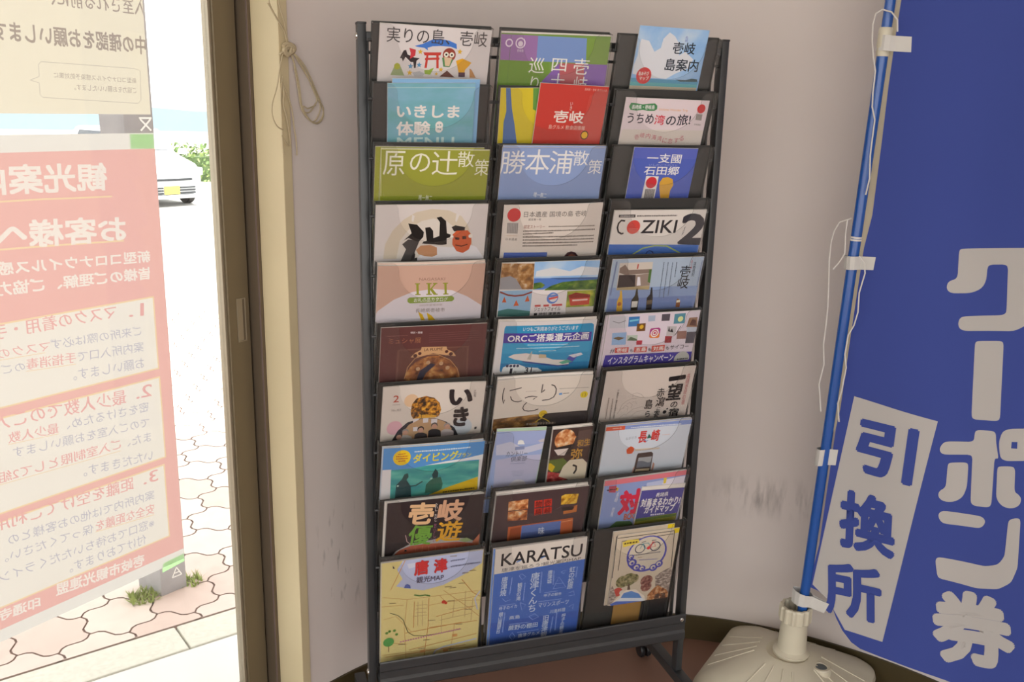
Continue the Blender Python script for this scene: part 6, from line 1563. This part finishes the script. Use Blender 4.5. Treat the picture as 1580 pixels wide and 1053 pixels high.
strand('loop', [(0.0188, H0 - 0.0450), (0.0461, H0 - 0.0680), (0.0734, H0 - 0.1110), (0.0912, H0 - 0.1466), (0.0927, H0 - 0.1648), (0.0792, H0 - 0.1769), (0.0622, H0 - 0.1754), (0.044, H0 - 0.1590), (0.0385, H0 - 0.1443), (0.0508, H0 - 0.1486), (0.0721, H0 - 0.1423)], 0.0013)
strand('strand', [(-0.0088, H0 - 0.0452), (-0.017, H0 - 0.0681), (-0.0276, H0 - 0.1081), (-0.0418, H0 - 0.1425), (-0.0415, H0 - 0.1653), (-0.0316, H0 - 0.1825), (-0.0163, H0 - 0.1898)], 0.0013)
strand('strand', [(-0.0145, H0 - 0.0963), (-0.0106, H0 - 0.1190), (-0.0138, H0 - 0.1421), (-0.0063, H0 - 0.1651), (0.0006, H0 - 0.2121), (-0.0058, H0 - 0.2193), (-0.0208, H0 - 0.2000)], 0.0013)
strand('strand', [(-0.0163, H0 - 0.0992), (-0.001, H0 - 0.1246), (0.0087, H0 - 0.1534), (0.0121, H0 - 0.1827), (0.0168, H0 - 0.2123), (0.0175, H0 - 0.2392)], 0.0013)
strand('strand', [(-0.0131, H0 - 0.0906), (-0.0188, H0 - 0.1249), (-0.0188, H0 - 0.1768), (-0.0188, H0 - 0.2234), (-0.0148, H0 - 0.2383)], 0.001)
strand('knot', [(-0.0082, H0 - 0.0340), (0.0007, H0 - 0.0292), (0.0155, H0 - 0.0311), (0.02, H0 - 0.0379), (0.0109, H0 - 0.0455), (-0.003, H0 - 0.0477), (-0.0065, H0 - 0.0395), (0.0036, H0 - 0.0332), (0.0173, H0 - 0.0352), (0.015, H0 - 0.0424)], 0.0042)
strand('knot', [(0.0006, H0 - 0.0306), (-0.0027, H0 - 0.0421), (0.0027, H0 - 0.0502), (0.009, H0 - 0.0442), (0.0114, H0 - 0.0341)], 0.004)
strand('knot', [(0.0155, H0 - 0.0325), (-0.0147, H0 - 0.0470), (-0.016, H0 - 0.0498)], 0.0024)


# ------------------------------------------------------------------ banner, pole and weighted base on the right
FA = math.radians(145); FD = Vector((math.sin(FA), math.cos(FA), 0)); FN = Vector((math.cos(FA), -math.sin(FA), 0))
FO = Vector((1.0, -0.015, H0))
if FN.dot(Vector((-0.283, -1.692, 0)) - FO) < 0: FN = -FN
FB = Matrix(((FD.x, 0, FN.x, FO.x), (FD.y, 0, FN.y, FO.y), (0, 1, 0, FO.z), (0, 0, 0, 1)))     # x along the cloth, y up, z towards the room
cloth = {'cloth_blue': (0.060, 0.088, 0.33), 'cloth_white': (0.52, 0.50, 0.48), 'hem': (0.46, 0.41, 0.31)}
def cloth_mat(k):
    if k in MATS: return MATS[k]
    m = sheet_mat(k, cloth[k], 0.12); return m
def drape(me):
    slices(me, 0, [0.02 * i for i in range(1, 33)]); slices(me, 1, [0.44 - 0.04 * i for i in range(0, 47)])
    for v in me.vertices:
        x, y = v.co.x, v.co.y; f = min(1, max(0, (x - 0.06) / 0.2))
        v.co.z += f * (0.007 * math.sin(x * 21 + y * 2.4) + 0.004 * math.sin(x * 9 - y * 5.0 + 1) + 0.006 * math.sin(y * 7 + x * 4))
    me.polygons.foreach_set('use_smooth', [True] * len(me.polygons))
out = [(x / 1000, -y / 1000) for x, y in FLAG_OUTLINE]
out = [(0.082, 0.45)] + out + [(0.66, -1.377), (0.66, 0.45)]
def sheet(poly, mat, z):
    mb = MB(); mb.poly([(x, y, z) for x, y in poly][::-1], mat); return mb
flag = sheet(out, cloth_mat('cloth_blue'), 0.0).build('banner_flag'); flag.matrix_world = FB; drape(flag.data)
tag(flag, 'tall blue cloth banner with white lettering tied to the blue pole', 'banner')
hem = [(0.074, 0.45)] + [(x / 1000, -y / 1000) for x, y in FLAG_HEM] + [(x / 1000 + 0.004, -y / 1000) for x, y in FLAG_OUTLINE[9::-1]] + [(0.086, 0.45)]
h = sheet(hem[::-1], cloth_mat('hem'), -0.0006).build('hem', flag); drape(h.data)
art, let = art_meshes(FLAG_ART, 0.0004, 0.00004, cloth_mat)
for mb, nm in ((art, 'white_print'), (let, 'lettering')):
    c = mb.build(nm, flag); drape(c.data)
tab_m = paint('white_tab_cloth', (0.60, 0.59, 0.56), 0.8)
(pbx, pby), (ptx, pty), (plx, ply) = FLAG_POLE
def fpt(x, y, z=0.0): return FB @ Vector((x / 1000, -y / 1000, z))
for q in FLAG_TABS:
    mb = MB(); qa = [Vector((x / 1000, -y / 1000, 0)) for x, y in q]
    # a loop round the pole: front strap, wrap behind, back strap
    fr = [(0.0, 0.004), (0.12, 0.012), (0.26, 0.0165), (0.40, 0.0145), (0.55, 0.004), (1.0, 0.0025)]
    bk = [(0.0, -0.004), (0.12, -0.012), (0.26, -0.0165), (0.40, -0.0145), (0.55, -0.003), (1.0, -0.0022)]
    for pr in (fr, bk):
        for (a, za), (b, zb) in zip(pr, pr[1:]):
            mb.poly([qa[0].lerp(qa[1], a) + Vector((0, 0, za)), qa[0].lerp(qa[1], b) + Vector((0, 0, zb)), qa[3].lerp(qa[2], b) + Vector((0, 0, zb)), qa[3].lerp(qa[2], a) + Vector((0, 0, za))], tab_m)
    mb.poly([qa[0] + Vector((0, 0, 0.004)), qa[0] + Vector((0, 0, -0.004)), qa[3] + Vector((0, 0, -0.004)), qa[3] + Vector((0, 0, 0.004))], tab_m)
    tag(mb.build('tie_tab', flag, smooth=50), 'white cloth loop')
string_m = paint('white_string', (0.66, 0.64, 0.60), 0.8)
for st_ in FLAG_STRINGS:
    mb = MB(); mb.tube([(x / 1000, -y / 1000, 0.019) for x, y in st_], 0.0016, string_m, 7); tag(mb.build('string', flag, smooth=60), 'white string')
pole = tag(empty('flagpole', fpt(plx, ply)), 'slim bright blue pole standing in the cream base', 'pole')
bpy.context.view_layer.update()
PI_ = pole.matrix_world.inverted()
blue_m = paint('blue_plastic_pole', (0.012, 0.085, 0.36), 0.25, coat=0.3)
cream_m = paint('cream_plastic', (0.60, 0.56, 0.44), 0.4, grain=0.05, scale=20)
def pp(t): return fpt(pbx, pby).lerp(fpt(ptx, pty), t)
mb = MB(); mb.tube([pp(-0.085), pp(0.93)], 0.0115, blue_m, 20); o = mb.build('lower_shaft', smooth=40); o.parent = pole; o.matrix_parent_inverse = PI_
mb = MB(); mb.tube([pp(0.94), pp(1.6)], 0.0105, blue_m, 20); o = mb.build('upper_shaft', smooth=40); o.parent = pole; o.matrix_parent_inverse = PI_
mb = MB(); mb.tube([pp(0.917), pp(0.921), pp(0.923), pp(0.929), pp(0.931), pp(0.957), pp(0.960)], [0.0125, 0.0135, 0.0128, 0.0128, 0.0142, 0.0142, 0.0125], cream_m, 20); o = mb.build('coupling', smooth=40); o.parent = pole; o.matrix_parent_inverse = PI_
mb = MB()
for t in (0.628, 0.632): mb.tube([pp(t), pp(t + 0.003)], 0.0126, string_m, 16)
o = mb.build('string_tie', smooth=40); o.parent = pole; o.matrix_parent_inverse = PI_

BC = Vector((0.990, -0.015, 0)); BA = math.atan2(-0.77, 0.64)
BM = Matrix.Translation(BC) @ Matrix.Rotation(BA, 4, 'Z')
def rsq(half, r, z, n=8):
    pts = []
    for cx, cy, a0 in ((1, 1, 0), (-1, 1, 90), (-1, -1, 180), (1, -1, 270)):
        pts += [(cx * (half - r) + r * math.cos(math.radians(a0 + 90 * i / n)), cy * (half - r) + r * math.sin(math.radians(a0 + 90 * i / n)), z) for i in range(n + 1)]
    return pts
rings = [rsq(0.170, 0.050, 0.0), rsq(0.184, 0.056, 0.006), rsq(0.187, 0.058, 0.040), rsq(0.184, 0.058, 0.052), rsq(0.174, 0.056, 0.061), rsq(0.066, 0.050, 0.120), rsq(0.050, 0.045, 0.123), rsq(0.046, 0.044, 0.118), rsq(0.040, 0.039, 0.116)]
vs = [p for r in rings for p in r]; n = len(rings[0]); fs = []
for i in range(len(rings) - 1):
    for k in range(n): fs.append([i * n + k, i * n + (k + 1) % n, (i + 1) * n + (k + 1) % n, (i + 1) * n + k])
fs += [list(range(n))[::-1], [(len(rings) - 1) * n + k for k in range(n)]]
mb = MB(); mb.raw([BM @ Vector(p) for p in vs], fs, cream_m)
stand = fix_normals(mb.build('flag_base', smooth=32)); tag(stand, 'cream plastic water weighted base holding the blue flagpole', 'flag base')
# raised ribs fanning over the sloping top
mb = MB()
for k in range(4):
    for off in (-0.42, -0.16, 0.16, 0.42):
        a = k * math.pi / 2 + off; d = Vector((math.cos(a), math.sin(a), 0)); m_ = 0.170 / max(abs(d.x), abs(d.y))
        p0, p1 = d * 0.072 / max(abs(d.x), abs(d.y)), d * m_
        mb.tube([BM @ (p0 + Vector((0, 0, 0.1165))), BM @ (p1 + Vector((0, 0, 0.0625)))], 0.0024, cream_m, 8)
mb.build('rib', stand, smooth=60)
TM = Matrix.Translation((1.0, -0.015, 0))
mb = MB(); mb.lathe([(0.044, 0.116), (0.044, 0.125), (0.038, 0.128), (0.034, 0.132), (0.0305, 0.215), (0.0245, 0.215), (0.024, 0.15)], cream_m, TM, 40, caps=False); mb.build('tube', stand, smooth=35)
mb = MB()
prof_n = 48
ring = [((0.0385 if (k // 2) % 2 else 0.0357), k) for k in range(prof_n)]
vs = []; zs = ((0.208, 0.97), (0.210, 1.0), (0.241, 1.0), (0.246, 0.96), (0.246, 0.80), (0.205, 0.78))
for z, f in zs: vs += [TM @ Vector((r * f * math.cos(k * 2 * math.pi / prof_n), r * f * math.sin(k * 2 * math.pi / prof_n), z)) for r, k in ring]
fs = [[i * prof_n + k, i * prof_n + (k + 1) % prof_n, (i + 1) * prof_n + (k + 1) % prof_n, (i + 1) * prof_n + k] for i in range(len(zs) - 1) for k in range(prof_n)]
mb.raw(vs, fs, cream_m); mb.build('collar', stand)
ca = Vector((0.062, 0.062, 0)) * 0
cd = (BM.inverted() @ Vector((1.035, -0.085, 0)));
CAPM = BM @ Matrix.Translation((cd.x, cd.y, 0.105))
mb = MB(); mb.lathe([(0.024, -0.02), (0.024, 0.010), (0.021, 0.013), (0.015, 0.013), (0.014, 0.009)], cream_m, CAPM, 28, caps=False); cb = mb.build('filler_neck', stand, smooth=35)
mb = MB(); mb.lathe([(0.0145, 0.004), (0.0145, 0.0105), (0.012, 0.012)], paint('grey_plug', (0.10, 0.12, 0.13), 0.5), CAPM, 28); mb.build('plug', cb, smooth=35)
